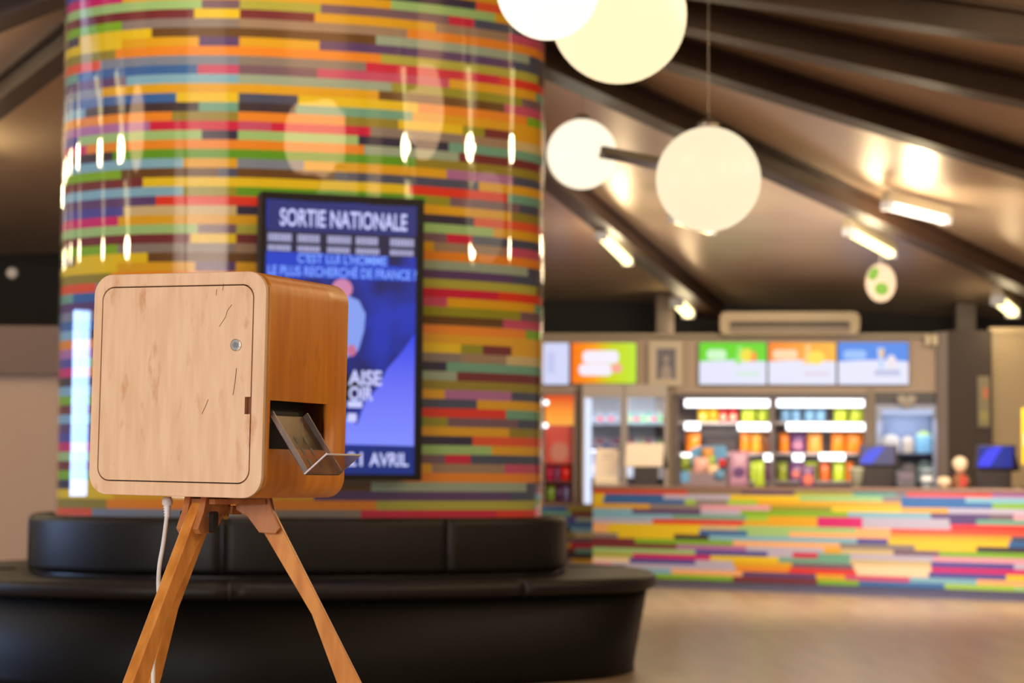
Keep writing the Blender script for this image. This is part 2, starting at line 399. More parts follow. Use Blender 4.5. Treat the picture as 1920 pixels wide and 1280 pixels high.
rp = nt.nodes.new('ShaderNodeValToRGB'); e = rp.color_ramp.elements; e[0].position = .38; e[0].color = (*lin((10, 8, 22)), 1); e[1].position = .62; e[1].color = (*lin((20, 48, 176)), 1)
nt.links.new(tc.outputs['Object'], n_.inputs['Vector']); nt.links.new(n_.outputs['Fac'], rp.inputs[0]); nt.links.new(rp.outputs[0], nt.nodes['Principled BSDF'].inputs['Emission Color'])
scr = sprism('screen_image', [(66, 90), (674, 90), (674, 1190), (66, 1190)], m, .001)
sprism('poster_header', [(70, 92), (672, 92), (672, 214), (70, 214)], em('poster_head', (28, 40, 112), 1), .002, disp)
sprism('poster_band', [(66, 214), (674, 214), (674, 300), (66, 300)], em('poster_dark', (26, 24, 62), 1), .002)
sprism('poster_band', [(66, 300), (560, 300), (560, 340), (674, 344), (674, 400), (66, 400)], em('poster_mid', (18, 60, 196), 1), .002)
0 and sprism('poster_shadow', [(560, 400), (672, 400), (672, 610), (600, 700), (520, 740), (470, 700), (470, 560)], em('poster_black', (22, 12, 26), 1), .0025)
def grad(name, stops, axis='Z', a=0., b=1.):
    m = em(name, (255, 255, 255), 1); nt = m.node_tree
    tc = nt.nodes.new('ShaderNodeTexCoord'); sp = nt.nodes.new('ShaderNodeSeparateXYZ'); mr = nt.nodes.new('ShaderNodeMapRange'); rp = nt.nodes.new('ShaderNodeValToRGB')
    mr.inputs[1].default_value = a; mr.inputs[2].default_value = b
    nt.links.new(tc.outputs['Object'], sp.inputs[0]); nt.links.new(sp.outputs[axis], mr.inputs[0]); nt.links.new(mr.outputs[0], rp.inputs[0])
    e = rp.color_ramp.elements
    while len(e) < len(stops): e.new(.5)
    for q, (p_, c_) in zip(e, stops): q.position = p_; q.color = (*lin(c_), 1)
    nt.links.new(rp.outputs[0], nt.nodes['Principled BSDF'].inputs['Emission Color']); return m
sprism('poster_hill', [(390, 1070), (390, 960), (440, 990), (470, 900), (520, 840), (560, 760), (620, 690), (672, 610), (672, 1074)],
       grad('poster_hill', [(0, (128, 142, 255)), (.5, (104, 112, 248)), (1, (30, 60, 230))], 'Z', S(0, 1074)[1], S(0, 610)[1]), .003)
sprism('poster_footer', [(66, 1076), (674, 1078), (674, 1190), (66, 1190)], em('poster_foot', (10, 40, 120), 1), .003)
sprism('poster_figure_coat', [(330, 500), (400, 470), (440, 485), (468, 540), (462, 610), (440, 690), (395, 720), (330, 720)], em('poster_shirt', (132, 158, 240), 1), .0035)
sprism('poster_figure_head', ell(372, 440, 42, 40), em('poster_skin', (205, 130, 170), 1), .004)
sprism('poster_figure_hand', ell(412, 690, 20, 24), em('poster_hand', (196, 110, 150), 1), .004)
def text(s, zx0, zx1, zy, hz, m, parent=disp, bold=.0, name='lettering'):
    c = bpy.data.curves.new(name, 'FONT'); c.body = s; c.align_x = 'CENTER'; c.size = 1; c.extrude = .0; c.offset = bold
    o = bpy.data.objects.new(name, c); C.objects.link(o); c.materials.append(m); bpy.context.view_layer.update()
    w_ = o.dimensions.x or 1; a = S(zx0, zy)[0]; b = S(zx1, zy)[0]; h = hz/1157*DH
    me = bpy.data.meshes.new_from_object(o.evaluated_get(bpy.context.evaluated_depsgraph_get())); bpy.data.objects.remove(o); me.name = name
    o = bpy.data.objects.new(name, me); C.objects.link(o)
    o.parent = parent; o.rotation_euler = (math.pi/2, 0, 0); o.scale = ((b-a)/w_, h/.69, 1); o.location = ((a+b)/2, -.006, S(0, zy)[1])
    return o
tw = em('text_lavender', (196, 200, 250), 1.1); tb = em('text_blue', (120, 160, 255), 1.1)
text('SORTIE NATIONALE', 118, 634, 192, 66, tw, bold=.02)
text("C'EST LUI L'HOMME", 190, 552, 340, 36, tb, bold=.02)
text('LE PLUS RECHERCHÉ DE FRANCE ?', 72, 674, 394, 38, tb, bold=.02)
text('AISE', 402, 538, 828, 56, tw, bold=.03)
text('OIR', 402, 500, 890, 52, tw, bold=.03)
text('21', 408, 468, 1156, 52, tw, bold=.02)
text('AVRIL', 490, 650, 1156, 52, tw, bold=.02)
for cx in (118, 236, 356, 472, 612):
    bm = new()
    for rowy, hh in ((232, 26), (272, 24)):
        x_ = cx-46
        while x_ < cx+44:
            l_ = random.uniform(6, 12); a, b = S(x_, rowy+hh), S(x_+l_, rowy-(6 if rowy == 232 else 0)); bx(bm, a[0], b[0], -.004, -.003, a[1], b[1]); x_ += l_+2.5
    obj('cast_lines', bm, em('text_dim', (168, 168, 210), 1), disp)

bm = new()
for y_ in (895, 945):
    a, b = S(400, y_+(26 if y_ == 895 else 34)), S(458 if y_ == 895 else 436, y_); bx(bm, a[0], b[0], -.0045, -.0035, a[1], b[1])
obj('small_print', bm, tw, disp)

# ---------------------------------------------------------------- photo box on its tripod
PHI = math.radians(25)
NE = at(491, 932, 3.93)                          # near lower edge of the front face
BW, BH, BD, BRAD = .385, .42, .305, .040
ax = Vector((math.cos(PHI), -math.sin(PHI), 0)); ay = Vector((math.sin(PHI), math.cos(PHI), 0))
cen = NE-ax*(BW/2)+ay*(BD/2)
boxroot = thing('photo_box', 'pale plywood box with rounded corners and a locked door standing on the tripod', 'box', (cen.x, cen.y, NE.z), (0, .014, -PHI))
X0, X1, Y0, Y1 = -BW/2, BW/2, -BD/2, BD/2
outline = rrect(X0, X1, 0, BH, BRAD, 10)
HY0, HY1, HZ0, HZ1 = Y0+.020, Y0+.232, .092, .182    # opening in the right side
# shell with the opening cut in its right wall
bm = new()
prof = [p for p in outline if not (abs(p[0]-X1) < 1e-6)]
# order: right wall from bottom to top, then round
rt = [(X1, z) for z in (BRAD, HZ0, HZ1, BH-BRAD)]
oi = [p for p in outline]; k_top = max(range(len(oi)), key=lambda i: (oi[i][0] > X1-1e-6)*oi[i][1])
path = rt + [p for p in rrect(X0, X1, 0, BH, BRAD, 10)[1:]][:-1]
ysl = [Y0+.004, HY0, HY1, Y1]
g = [[bm.verts.new((x, y, z)) for y in ysl] for x, z in path]
n = len(path)
for i in range(n):
    j = (i+1) % n
    for k in range(3):
        if i == 1 and k == 1: continue
        f_ = bm.faces.new((g[i][k], g[j][k], g[j][k+1], g[i][k+1])); f_.smooth = True
shell = obj('shell', bm, honey, boxroot)
md = shell.modifiers.new('thick', 'SOLIDIFY'); md.thickness = .012; md.offset = -1
shell['label'] = 'bent plywood shell with warm light put into its orange colour'
def plate(outer, inner, y0, y1):
    """ring between two closed outlines with the same number of points"""
    bm = new(); R = [[bm.verts.new((x, y, z)) for x, z in o_] for o_ in (outer, inner) for y in (y0, y1)]; n = len(outer)
    of, ob, if_, ib = R
    for k in range(n):
        j = (k+1) % n
        bm.faces.new((of[k], of[j], if_[j], if_[k])); bm.faces.new((ob[k], ob[j], ib[j], ib[k]))
        bm.faces.new((of[k], of[j], ob[j], ob[k])); bm.faces.new((if_[k], if_[j], ib[j], ib[k]))
    return bm
inner = rrect(X0+.019, X1-.026, .026, BH-.024, .026, 10)
o = obj('front_frame', plate(rrect(X0, X1, 0, BH, BRAD, 10), inner, Y0-.004, Y0+.012), birch, boxroot)
o['label'] = 'pale birch front frame with rounded corners'
bv = o.modifiers.new('b', 'BEVEL'); bv.width = .0015; bv.segments = 2; bv.limit_method = 'ANGLE'
# door with a finger notch on its right edge
dp = rrect(X0+.0212, X1-.0282, .0282, BH-.0262, .0245, 10)
nz0, nz1, nd = .155, .187, .012
dd = []
for i, p in enumerate(dp):
    dd.append(p)
xr = X1-.0282
# insert the notch between last point (bottom right, going up) and first point (top right)
dd += [(xr, nz0), (xr-nd, nz0), (xr-nd, nz1), (xr, nz1)]
bm = new(); prism(bm, dd, Y0-.0035, Y0+.010); door = obj('door', bm, birch, boxroot)
bm = new(); prism(bm, rrect(X0+.012, X1-.014, .014, BH-.014, .03, 6), Y0+.012, Y0+.016); obj('inner_liner', bm, mat('liner_dark', (40, 22, 12), .7), boxroot)
def cyl_y(bm, x, z, r, y0, y1, n=24):
    return prism(bm, [(x+r*math.cos(2*math.pi*k/n), z+r*math.sin(2*math.pi*k/n)) for k in range(n)], y0, y1)
# lock: px (449,650)
lx, lz = X1-.062, .283
bm = new(); cyl_y(bm, lx, lz, .0115, Y0-.0075, Y0-.002); lk = obj('lock', bm, chrome, door); lk['label'] = 'round chrome cam lock'
bv = lk.modifiers.new('b', 'BEVEL'); bv.width = .0015; bv.segments = 2
bm = new(); cyl_y(bm, lx, lz, .0055, Y0-.0085, Y0-.0072); bx(bm, lx-.0008, lx+.0008, Y0-.0092, Y0-.0084, lz-.004, lz+.004); obj('keyhole', bm, steel, lk)
bm = new(); bx(bm, X1-.0395, X1-.0272, Y0+.006, Y0+.0115, nz0, nz1); o = obj('finger_notch_shadow_liner', bm, mat('notch_shade_brown', (120, 66, 26), .6), door); o.name = 'notch_shade_lining'  # brown lining paints the shade inside the finger notch
# scratches on the door: thin dark hairline cracks in the veneer
for pts in ([(.045, .318), (.058, .335), (.062, .348), (.071, .358)], [(.012, .155), (.02, .17), (.025, .182)], [(.05, .385), (.052, .398)], [(.085, .24), (.083, .215), (.079, .19)], [(.036, .376), (.037, .388)]):
    x_off = X1-.145
    bm = new(); tube(bm, [(x_off+a_, Y0-.0040 if a_ < .08 else Y0-.0043, b_) for a_, b_ in pts], .0005, 5)
    obj('veneer_scratch', bm, mat('scratch', (128, 78, 40), .7), door)
bm = new(); prism(bm, rrect(X0+.012, X1-.012, .012, BH-.012, .03, 6), Y1-.014, Y1-.004); obj('back_panel', bm, honey, boxroot)
# raised end band at the back of the shell
# interior seen through the opening: black printer mouth
bm = new(); bx(bm, X1-.10, X1-.035, HY0+.004, HY1-.03, HZ0-.02, HZ1+.03, .003); pr = obj('printer', bm, mat('printer_black', (14, 9, 9), .5, spec=.3), boxroot)
bm = new(); bx(bm, X1-.036, X1-.028, HY0+.01, HY0+.155, HZ1-.030, HZ1-.018, .002); bx(bm, X1-.036, X1-.028, HY0+.01, HY0+.02, HZ0, HZ1-.018, .002); bx(bm, X1-.036, X1-.028, HY0+.145, HY0+.155, HZ0+.02, HZ1-.018, .002)
obj('printer_slot', bm, mat('slot_grey', (34, 24, 22), .4), pr)
bm = new(); bx(bm, X1-.2, X1-.18, Y0+.02, Y1-.02, .02, .3); obj('partition', bm, black, boxroot)
# reveal of the opening
# clear tray: sloping bed, two rails, upturned lip
acr = mat('clear_acrylic', (178, 160, 156), .06, trans=1, ior=1.22)
T0 = (X1-.010, HZ1-.028); T1 = (X1+.070, .045); T2 = (X1+.116, .083)
ty0, ty1 = HY0+.012, HY0+.14
bm = new()
def slab(bm, a, b, y0, y1, t=.0022):
    d = Vector((b[0]-a[0], 0, b[1]-a[1])).normalized(); nn = Vector((-d.z, 0, d.x))*t
    q = [Vector((a[0], 0, a[1])), Vector((b[0], 0, b[1])), Vector((b[0], 0, b[1]))+nn, Vector((a[0], 0, a[1]))+nn]
    prism(bm, [(v.x, v.z) for v in q], y0, y1)
slab(bm, T0, T1, ty0, ty1)
tray = obj('print_tray', bm, acr, boxroot); tray['label'] = 'clear acrylic print tray'
bm = new(); slab(bm, T1, T2, ty0, ty1); obj('tray_lip', bm, acr, tray)
for yy in (ty0, ty1-.003):
    bm = new(); slab(bm, (T0[0], T0[1]+.002), T1, yy, yy+.003, .011); obj('tray_rail', bm, mat('acrylic_edge', (190, 180, 178), .1, trans=.7), tray)
bm = new()
for i_ in range(2):
    for j_ in range(3):
        t = .38+.19*j_; a = (T0[0]+(T1[0]-T0[0])*t, T0[1]+(T1[1]-T0[1])*t+.003); b = (T0[0]+(T1[0]-T0[0])*(t+.12), T0[1]+(T1[1]-T0[1])*(t+.12)+.003)
        slab(bm, a, b, ty0+.040+.034*i_, ty0+.048+.034*i_, .001)
obj('tray_slot', bm, mat('slot_dark', (44, 22, 14), .5), tray)
bm = new(); tube(bm, [(T2[0], ty0, T2[1]+.001), (T2[0], ty1, T2[1]+.001)], .0018, 8); tube(bm, [(T1[0], ty0+.001, T1[1]+.002), (T2[0], ty0+.001, T2[1]+.002)], .0018, 8); tube(bm, [(T1[0], ty1-.001, T1[1]+.002), (T2[0], ty1-.001, T2[1]+.002)], .0014, 8)
obj('tray_edge', bm, mat('bright_edge', (225, 222, 235), .15), tray)

# tripod
TC = at(424, 932, cen.y); ztop = NE.z-.005
tri = thing('tripod', 'wooden tripod with three splayed tapered legs carrying the plywood box', 'tripod', (TC.x, TC.y, 0))
K = cen.y/F                                      # metres per pixel at the tripod
bm = new(); hexa = []
for k in range(3):
    a = 2*math.pi*k/3
    for s_ in (-.42, .42): hexa.append((.088*math.cos(a+s_), .088*math.sin(a+s_)))
va = [bm.verts.new((x, y, ztop-.010)) for x, y in hexa]; vb = [bm.verts.new((x, y, ztop)) for x, y in hexa]
bm.faces.new(va[::-1]); bm.faces.new(vb)
for k in range(6): bm.faces.new((va[k], va[(k+1) % 6], vb[(k+1) % 6], vb[k]))
obj('head_plate', bm, clampwood, tri)
bm = new(); lathe(bm, [(.030, ztop-.03), (.034, ztop-.014)], n=6); obj('head_hub', bm, clampwood, tri)
bm = new(); lathe(bm, [(.004, ztop-.040), (.006, ztop-.034), (.006, ztop-.028)], n=12); obj('bolt', bm, mat('brass', (200, 160, 80), .3, metal=1), tri)
def zpx(y): return 1.0-(y-900-3.7)*K
def legprof():
    cx = 424
    outer = [(503, 948), (520, 975), (680, 1280), (987-10, 1864)]
    inn = [(938-10, 1864), (640, 1290), (588, 1155), (497, 1005), (470, 950)]
    return [((x-cx)*K, max(.0, zpx(y))) for x, y in outer+inn]
for k in range(3):
    a = math.radians((0, 134, 235)[k])
    bm = new(); prism(bm, legprof(), -.013, .013)
    lg = obj('leg', bm, legwood, tri, rot=(0, 0, a)); bv = lg.modifiers.new('b', 'BEVEL'); bv.width = .0018; bv.segments = 2; bv.limit_method = 'ANGLE'
    for s_ in (-1, 1):
        y_ = s_*.021; bm = new()
        prism(bm, [((x-424)*K, zpx(y)) for x, y in ((466, 935), (506, 935), (514, 965), (528, 996), (520, 1006), (490, 1004), (468, 975), (446, 962), (446, 946))], y_-.0075, y_+.0075)
        cp = obj('clamp_plate', bm, clampwood, lg); bv = cp.modifiers.new('b', 'BEVEL'); bv.width = .0015; bv.segments = 2; bv.limit_method = 'ANGLE'
        bm = new(); cyl_y(bm, (486-424)*K, zpx(946), .0035, min(y_, y_+s_*.0105), max(y_, y_+s_*.0105), 12); obj('screw', bm, steel, cp)
    bm = new(); cyl_y(bm, (500-424)*K, zpx(972), .005, -.010, .040, 12)
    cl = obj('clamp_bolt', bm, steel, lg)
    bm = new(); prism(bm, rrect(-.007, .007, -.034, .008, .006, 4), .036, .047)
    o = obj('clamp_lever', bm, black, cl, loc=((500-424)*K, 0, zpx(972)), rot=(0, 0, 0))
    bm = new(); bx(bm, (977-424)*K-.055, (977-424)*K+.004, -.018, .018, 0, .012, .003); obj('rubber_foot', bm, black, lg)
# white power cable
def cp_(px, py, Y): return at(px, py, Y)
cy = cen.y
cpts = [cp_(314, 940, cy-.02), cp_(313, 958, cy-.02), cp_(312, 975, cy-.02), cp_(306, 1020, cy), cp_(299, 1060, cy+.01), cp_(297, 1100, cy+.03), cp_(300, 1150, cy+.03), cp_(294, 1190, cy+.02), cp_(288, 1225, cy), cp_(287, 1290, cy), cp_(286, 1500, cy), cp_(300, 1750, cy+.02)]
last = Vector((cpts[-1].x+.05, cpts[-1].y+.1, .004)); cpts += [Vector((last.x-.03, last.y-.05, .03)), last, Vector((last.x+.4, last.y+1.0, .004)), Vector((last.x-.6, last.y+2.6, .004))]
cpts = [Vector(p) for p in catmull([tuple(p) for p in cpts], False, 8)]
cab = thing('power_cable', 'white power cable hanging from the plywood box down behind the front tripod leg', 'cable', tuple(last))
off = Vector(last)
bm = new(); tube(bm, [p-off for p in cpts], .0042, 8); obj('cord', bm, white, cab, True)
p0 = at(314, 937, cy-.02)-off; bm = new()
prof_ = [(p0+Vector((0, 0, -z*.001)), r_) for z, r_ in ((-6, .007), (0, .010), (8, .0105), (12, .006), (14, .008), (17, .0055), (19, .0075), (22, .005), (24, .007), (27, .0048), (29, .0062), (36, .0036))]
tube(bm, [a for a, _ in prof_], [b for _, b in prof_], 12); obj('plug', bm, white, cab, True)

# ---------------------------------------------------------------- counter with striped front
CA, CB = at(1113, 1094, 20.6), at(1920, 1127, 18.2)
CA = Vector((CA.x, 20.6)); cdv = (Vector((CB.x, 18.2))-CA).normalized(); CEND = CA+cdv*7.2; cnv = Vector((-cdv.y, cdv.x))  # cnv points back
if cnv.y < 0: cnv = -cnv
CROT = math.atan2(cdv.y, cdv.x)
def cfront(px):                                  # distance along the counter front seen at px
    t = (px-960)/F; # CA+ s*cdv = (tY,Y) with roll ignored
    s_ = (t*CA.y-CA.x)/(cdv.x-t*cdv.y); return s_
CROWS = ["ta:1390 rg:1290 pp:1490 yg:1600 te:1680 gy:1700 rg:1860 mv:2100", "ye:1135 bl:1245 la:1370 ye:1500 pg:1655 gy:1690 bl:1810 lb:2100", "ye:1132 bl:1285 lg:1305 gy:1365 lg:1420 go:1690 bl:1860 lm:2100",
         "go:1220 gy:1315 pi:1445 og2:1560 ye:1690 go:1778 la:2100", "lb:1187 pu:1315 la:1390 lm:1590 lb:1745 pu:1855 pp:1900 pi:2100", "lb:1262 te:1400 lg:1440 go:1533 mg:1617 la:1780 pu:1830 te:2100",
         "la:1225 rd:1395 go:1533 mg:1617 la:1782 rd:2100", "pe:1145 ye:1315 be:1385 pg:1605 pe:1670 rg:2100", "pe:1140 ye:1312 bl:1402 pg:1480 pe:1670 go:1895 sl:2100", "gy:1160 ye:1265 dk:1330 lb:1607 ind:1665 ye:1890 bl:2100",
         "mn:1192 lm:1375 pe:1575 gy:1715 ye:1830 dk:2100", "mn:1270 mv:1400 la:1545 go:1577 be:1675 pp:1760 lm:2100", "pg:1305 ind:1440 la:1487 cr:1533 te:1594 la:1750 pi:2100", "yg:1188 mg:1333 ye:1460 te:1594 be:1745 ind:1900 la:2100",
         "cm:1182 ind:1305 la:1375 go:1485 pp:1600 cm:1745 mg:2100", "pi:1148 la:1380 og:1480 rd:1605 cm:1740 ind:1885 ye:2100", "lb:1260 pe:1393 pu:1530 go:1585 pk:1705 lb:1830 pe:2100", "lm:1375 mn:1533 lm:1610 bl:1770 lg:1900 pg:2100"]
counter = thing('snack_bar_counter', 'long snack bar counter with glossy multicoloured striped front and grey kickboard', 'counter', (CA.x, CA.y, 0), (0, 0, CROT))
CH, KH, CL = .955, .085, 7.2
bm = new(); bx(bm, 0, CL, .012, .65, KH, CH-.03); obj('body', bm, mat('counter_body', (120, 104, 92), .5), counter)
bm = new(); rh = (CH-.03-KH)/18
for r_, s_ in enumerate(CROWS):
    x_ = 0; z1 = CH-.03-r_*rh; ends = []
    for e_, c_ in seg(s_): ends.append((max(0, cfront(e_)), c_))
    ends = sorted(ends); ends[-1] = (CL, ends[-1][1])
    for e_, c_ in ends:
        e_ = min(e_, CL)
        if e_-x_ < 1e-4: continue
        n0 = len(bm.faces); bx(bm, x_, e_, 0, .012, z1-rh, z1); bm.faces.ensure_lookup_table()
        for q in range(n0, len(bm.faces)): bm.faces[q].material_index = PK.index(c_)
        x_ = e_
obj('striped_front', bm, PM2, counter)
bm = new()
for r_ in range(18):                             # left end panel
    z1 = CH-.03-r_*rh; n0 = len(bm.faces); bx(bm, -.012, 0, .0, .65, z1-rh, z1); bm.faces.ensure_lookup_table(); c_ = seg(CROWS[r_])[0][1]
    for q in range(n0, len(bm.faces)): bm.faces[q].material_index = PK.index(c_)
obj('striped_end_panel', bm, PM2, counter)
bm = new(); bx(bm, 0, CL, .03, .62, 0, KH); obj('kickboard', bm, mat('kick_grey', (104, 98, 116), .3, metal=.3), counter)
bm = new(); bx(bm, -.03, CL, -.02, .68, CH-.03, CH, .006); obj('worktop', bm, mat('worktop', (150, 120, 106), .35), counter)
# low striped wall in front of the fridges, left of the counter
f = W(1000, 946, 1112, 1086, .55); bm = new(); rr_ = random.Random(3)
rowsL = ["ol", "mn", "pt", "bl", "lb", "be", "pp", "cr", "te", "dk", "go", "gy", "og", "ind"]
for k in range(14):
    y0_ = 950+k*9.7; xx = 1000
    cs = [rowsL[(k*5+3) % 14], rowsL[k], rowsL[k]]
    for e_, c_ in zip((1062+8*(k % 3), 1086+6*(k % 4), 1112), cs):
        n0 = len(bm.faces); f.box(bm, xx, y0_, e_, y0_+9.7, 0, .05); bm.faces.ensure_lookup_table(); xx = e_
        for q in range(n0, len(bm.faces)): bm.faces[q].material_index = PK.index(c_)
n0 = len(bm.faces); f.box(bm, 1000, 945, 1112, 950, -.01, .06); bm.faces.ensure_lookup_table()
for q in range(n0, len(bm.faces)): bm.faces[q].material_index = PK.index('ta')
props(obj('low_striped_wall', bm, PM2, loc=f.p, rot=f.rot), 'low striped wall in front of the fridges beyond the counter end', 'low wall', kind='structure')

# ---------------------------------------------------------------- menu boards, picture, air conditioner
def menu(x0, y0, x1, y1, label, top_mats, shapes, split=.46):
    f = W(x0, y0, x1, y1, .07); t = thing('menu_screen', label, 'menu screen', f.p, f.rot, 'lit menu screens over the snack bar')
    bm = new(); a = f.w/2; prism(bm, rrect(-a, a, 0, f.h, .02, 4), 0, .05); obj('casing', bm, mat('casing_grey', (70, 70, 84), .4), t)
    bm = new(); prism(bm, rrect(-a+.008, a-.008, .008, f.h-.008, .02, 4), -.002, 0); obj('screen', bm, top_mats[0], t)
    if top_mats[1]:
        ys = y0+(y1-y0)*split; pts = [(x0+1.5, y1-1.5), (x0+1.5, ys)]
        for k in range(9): pts.append((x0+1.5+(x1-x0-3)*(k+1)/9, ys-3*math.sin(math.pi*(k+1)/9)))
        pts.append((x1-1.5, y1-1.5)); bm = new(); f.poly(bm, pts, -.004, -.002); obj('price_panel', bm, top_mats[1], t)
    for nm, kind_, args, m in shapes:
        bm = new()
        if kind_ == 'e': f.poly(bm, ell(*args), -.007, -.004)
        elif kind_ == 'b': f.box(bm, *args, -.007, -.004)
        elif kind_ == 'r': f.poly(bm, rrect(*args), -.006, -.004)
        else: f.poly(bm, args, -.0065, -.004)
        obj(nm, bm, m, t)
lav = em('menu_white', (226, 228, 250), 1.0); mw = em('menu_text', (246, 240, 255), 1.0)
def wgrad(name, stops, w_): return grad(name, stops, 'X', -w_/2, w_/2)
menu(1017, 641, 1068, 722, 'pale white-blue menu screen, leftmost beside the striped column', (em('menu_pale', (212, 216, 248), 1), None), [('price_lines', 'b', (1026, 660, 1040, 700), em('menu_faint', (196, 200, 240), 1))])
menu(1070, 641, 1194, 720, 'menu screen fading from orange to lime with white lettering', (wgrad('menu_rainbow', [(0, (255, 112, 0)), (.35, (255, 160, 0)), (.6, (206, 214, 10)), (1, (190, 236, 50))], 124*WZ(1130)/F), None),
     [('lettering', 'r', (1092, 1160, 657, 681, 9), mw), ('lettering', 'r', (1085, 1148, 682, 704, 9), mw), ('fruit_picture', 'e', (1156, 690, 11, 9), em('menu_pink', (250, 170, 150), 1))])
menu(1310, 640, 1438, 722, 'menu screen with green top beside the framed picture', (em('menu_green', (96, 214, 20), 1), lav),
     [('lettering', 'r', (1325, 1362, 655, 674, 8), em('menu_mint', (206, 246, 200), 1)), ('drink_picture', 'e', (1400, 666, 12, 13), em('menu_yel', (240, 224, 60), 1)), ('drink_picture', 'e', (1412, 668, 7, 10), em('menu_red', (250, 130, 60), 1)),
      ('drink_picture', 'p', [(1378, 682), (1384, 648), (1392, 648), (1390, 682)], em('menu_lime', (150, 232, 110), 1)), ('price_lines', 'b', (1380, 697, 1425, 704), em('menu_grn2', (206, 232, 216), 1))])
menu(1440, 640, 1568, 722, 'menu screen with orange top between the green and blue ones', (wgrad('menu_orange', [(0, (255, 128, 10)), (1, (255, 186, 60))], .7), lav),
     [('lettering', 'r', (1449, 1496, 655, 674, 8), em('menu_peach', (255, 214, 170), 1)), ('drink_picture', 'p', [(1506, 682), (1511, 645), (1520, 645), (1519, 682)], em('menu_apr', (255, 200, 120), 1)), ('food_picture', 'e', (1530, 670, 16, 13), em('menu_gold', (255, 222, 80), 1)),
      ('price_lines', 'b', (1508, 697, 1555, 704), em('menu_gr3', (222, 208, 226), 1))])
menu(1571, 640, 1704, 722, 'menu screen with blue top, rightmost of the row', (em('menu_blue', (66, 134, 232), 1), lav),
     [('lettering', 'r', (1582, 1625, 656, 673, 8), em('menu_sky', (150, 190, 250), 1)), ('drink_picture', 'p', [(1648, 690), (1645, 652), (1658, 652), (1656, 690)], em('menu_sky2', (190, 210, 246), 1)), ('food_picture', 'e', (1671, 678, 9, 13), em('menu_cream', (236, 226, 236), 1)), ('food_picture', 'e', (1654, 662, 4, 9), em('menu_tan', (240, 190, 120), 1)),
      ('price_lines', 'b', (1640, 693, 1687, 704), em('menu_gr4', (186, 190, 226), 1))])
f = W(1216, 639, 1279, 724, .09); t = thing('framed_picture', 'small cream framed picture of a figure between the menu screens', 'picture', f.p, f.rot)
L = f.L; a = L(1216, 724); b = L(1279, 639)
n_in = 5
bm = plate(rrect(a[0], b[0], a[1], b[1], .03, n_in), rrect(L(1231, 0)[0], L(1267, 0)[0], L(0, 711)[1], L(0, 653)[1], .005, n_in), -.01, .02); obj('frame', bm, mat('cream_frame', (200, 184, 160), .5), t)
bm = new(); f.box(bm, 1231, 653, 1267, 711, .0, .01); obj('picture', bm, mat('picture_grey', (96, 90, 104), .4), t)
bm = new(); f.poly(bm, ell(1249, 673, 5, 7), -.004, 0); f.poly(bm, [(1238, 711), (1241, 690), (1246, 682), (1252, 682), (1257, 690), (1260, 711)], -.004, 0); obj('printed_figure', bm, mat('picture_pale', (168, 150, 144), .5), t)
f = W(1350, 584, 1611, 627, .30); t = thing('air_conditioner', 'long cream wall air conditioner above the menu screens', 'air conditioner', f.p, f.rot)
acm = mat('ac_cream', (176, 154, 118), .4)
bm = new(); prism(bm, rrect(f.L(1350, 0)[0], f.L(1611, 0)[0], 0, f.h, .07, 6), .05, .32); obj('casing', bm, acm, t)
bm = plate(rrect(f.L(1350, 0)[0], f.L(1611, 0)[0], 0, f.h, .07, 6), rrect(f.L(1368, 0)[0], f.L(1593, 0)[0], f.L(0, 624)[1], f.L(0, 602)[1], .03, 6), .0, .05); obj('front_cover', bm, acm, t)
bm = new(); f.box(bm, 1368, 602, 1593, 611, .03, .05); obj('air_slot', bm, mat('ac_dark', (70, 52, 40), .5), t)
bm = new(); f.box(bm, 1368, 612, 1593, 622, .01, .04, .006); obj('flap', bm, mat('ac_flap', (128, 108, 88), .4), t)
f = W(1734, 624, 1760, 650, .2); t = thing('wall_spotlight', 'small cream twin-head lamp at the right end of the menu fascia', 'lamp', f.p, f.rot)
bm = new(); f.box(bm, 1734, 630, 1758, 638, .05, .2, .01); obj('bracket', bm, acm, t)
for c in (1740, 1753):
    bm = new(); f.box(bm, c-5, 627, c+5, 648, 0, .06, .015); obj('lamp_head', bm, mat('lamp_cream', (206, 190, 160), .4), t)

# ---------------------------------------------------------------- products
def bag_mesh(w_, h, d=.06):
    bm = new(); nx, nz = 6, 8; G = [[], []]
    for s_ in (0, 1):
        for j in range(nz+1):
            row = []
            for i in range(nx+1):
                u, v = i/nx, j/nz; b_ = (math.sin(math.pi*u)**.5 if 0 < u < 1 else 0)*(math.sin(math.pi*v)**.6 if 0 < v < 1 else 0)
                row.append(bm.verts.new(((u-.5)*w_*(1-.06*b_), (1 if s_ else -1)*(d/2*b_+.001), v*h)))
            G[s_].append(row)
    for s_ in (0, 1):
        for j in range(nz):
            for i in range(nx): bm.faces.new((G[s_][j][i], G[s_][j][i+1], G[s_][j+1][i+1], G[s_][j+1][i]))
    for j in range(nz):
        bm.faces.new((G[0][j][0], G[1][j][0], G[1][j+1][0], G[0][j+1][0])); bm.faces.new((G[0][j][nx], G[1][j][nx], G[1][j+1][nx], G[0][j+1][nx]))
    for i in range(nx):
        bm.faces.new((G[0][0][i], G[1][0][i], G[1][0][i+1], G[0][0][i+1])); bm.faces.new((G[0][nz][i], G[1][nz][i], G[1][nz][i+1], G[0][nz][i+1]))
    return bm
def place(px, py, off, bm_fn, *a): return wallpt(px, py, off)
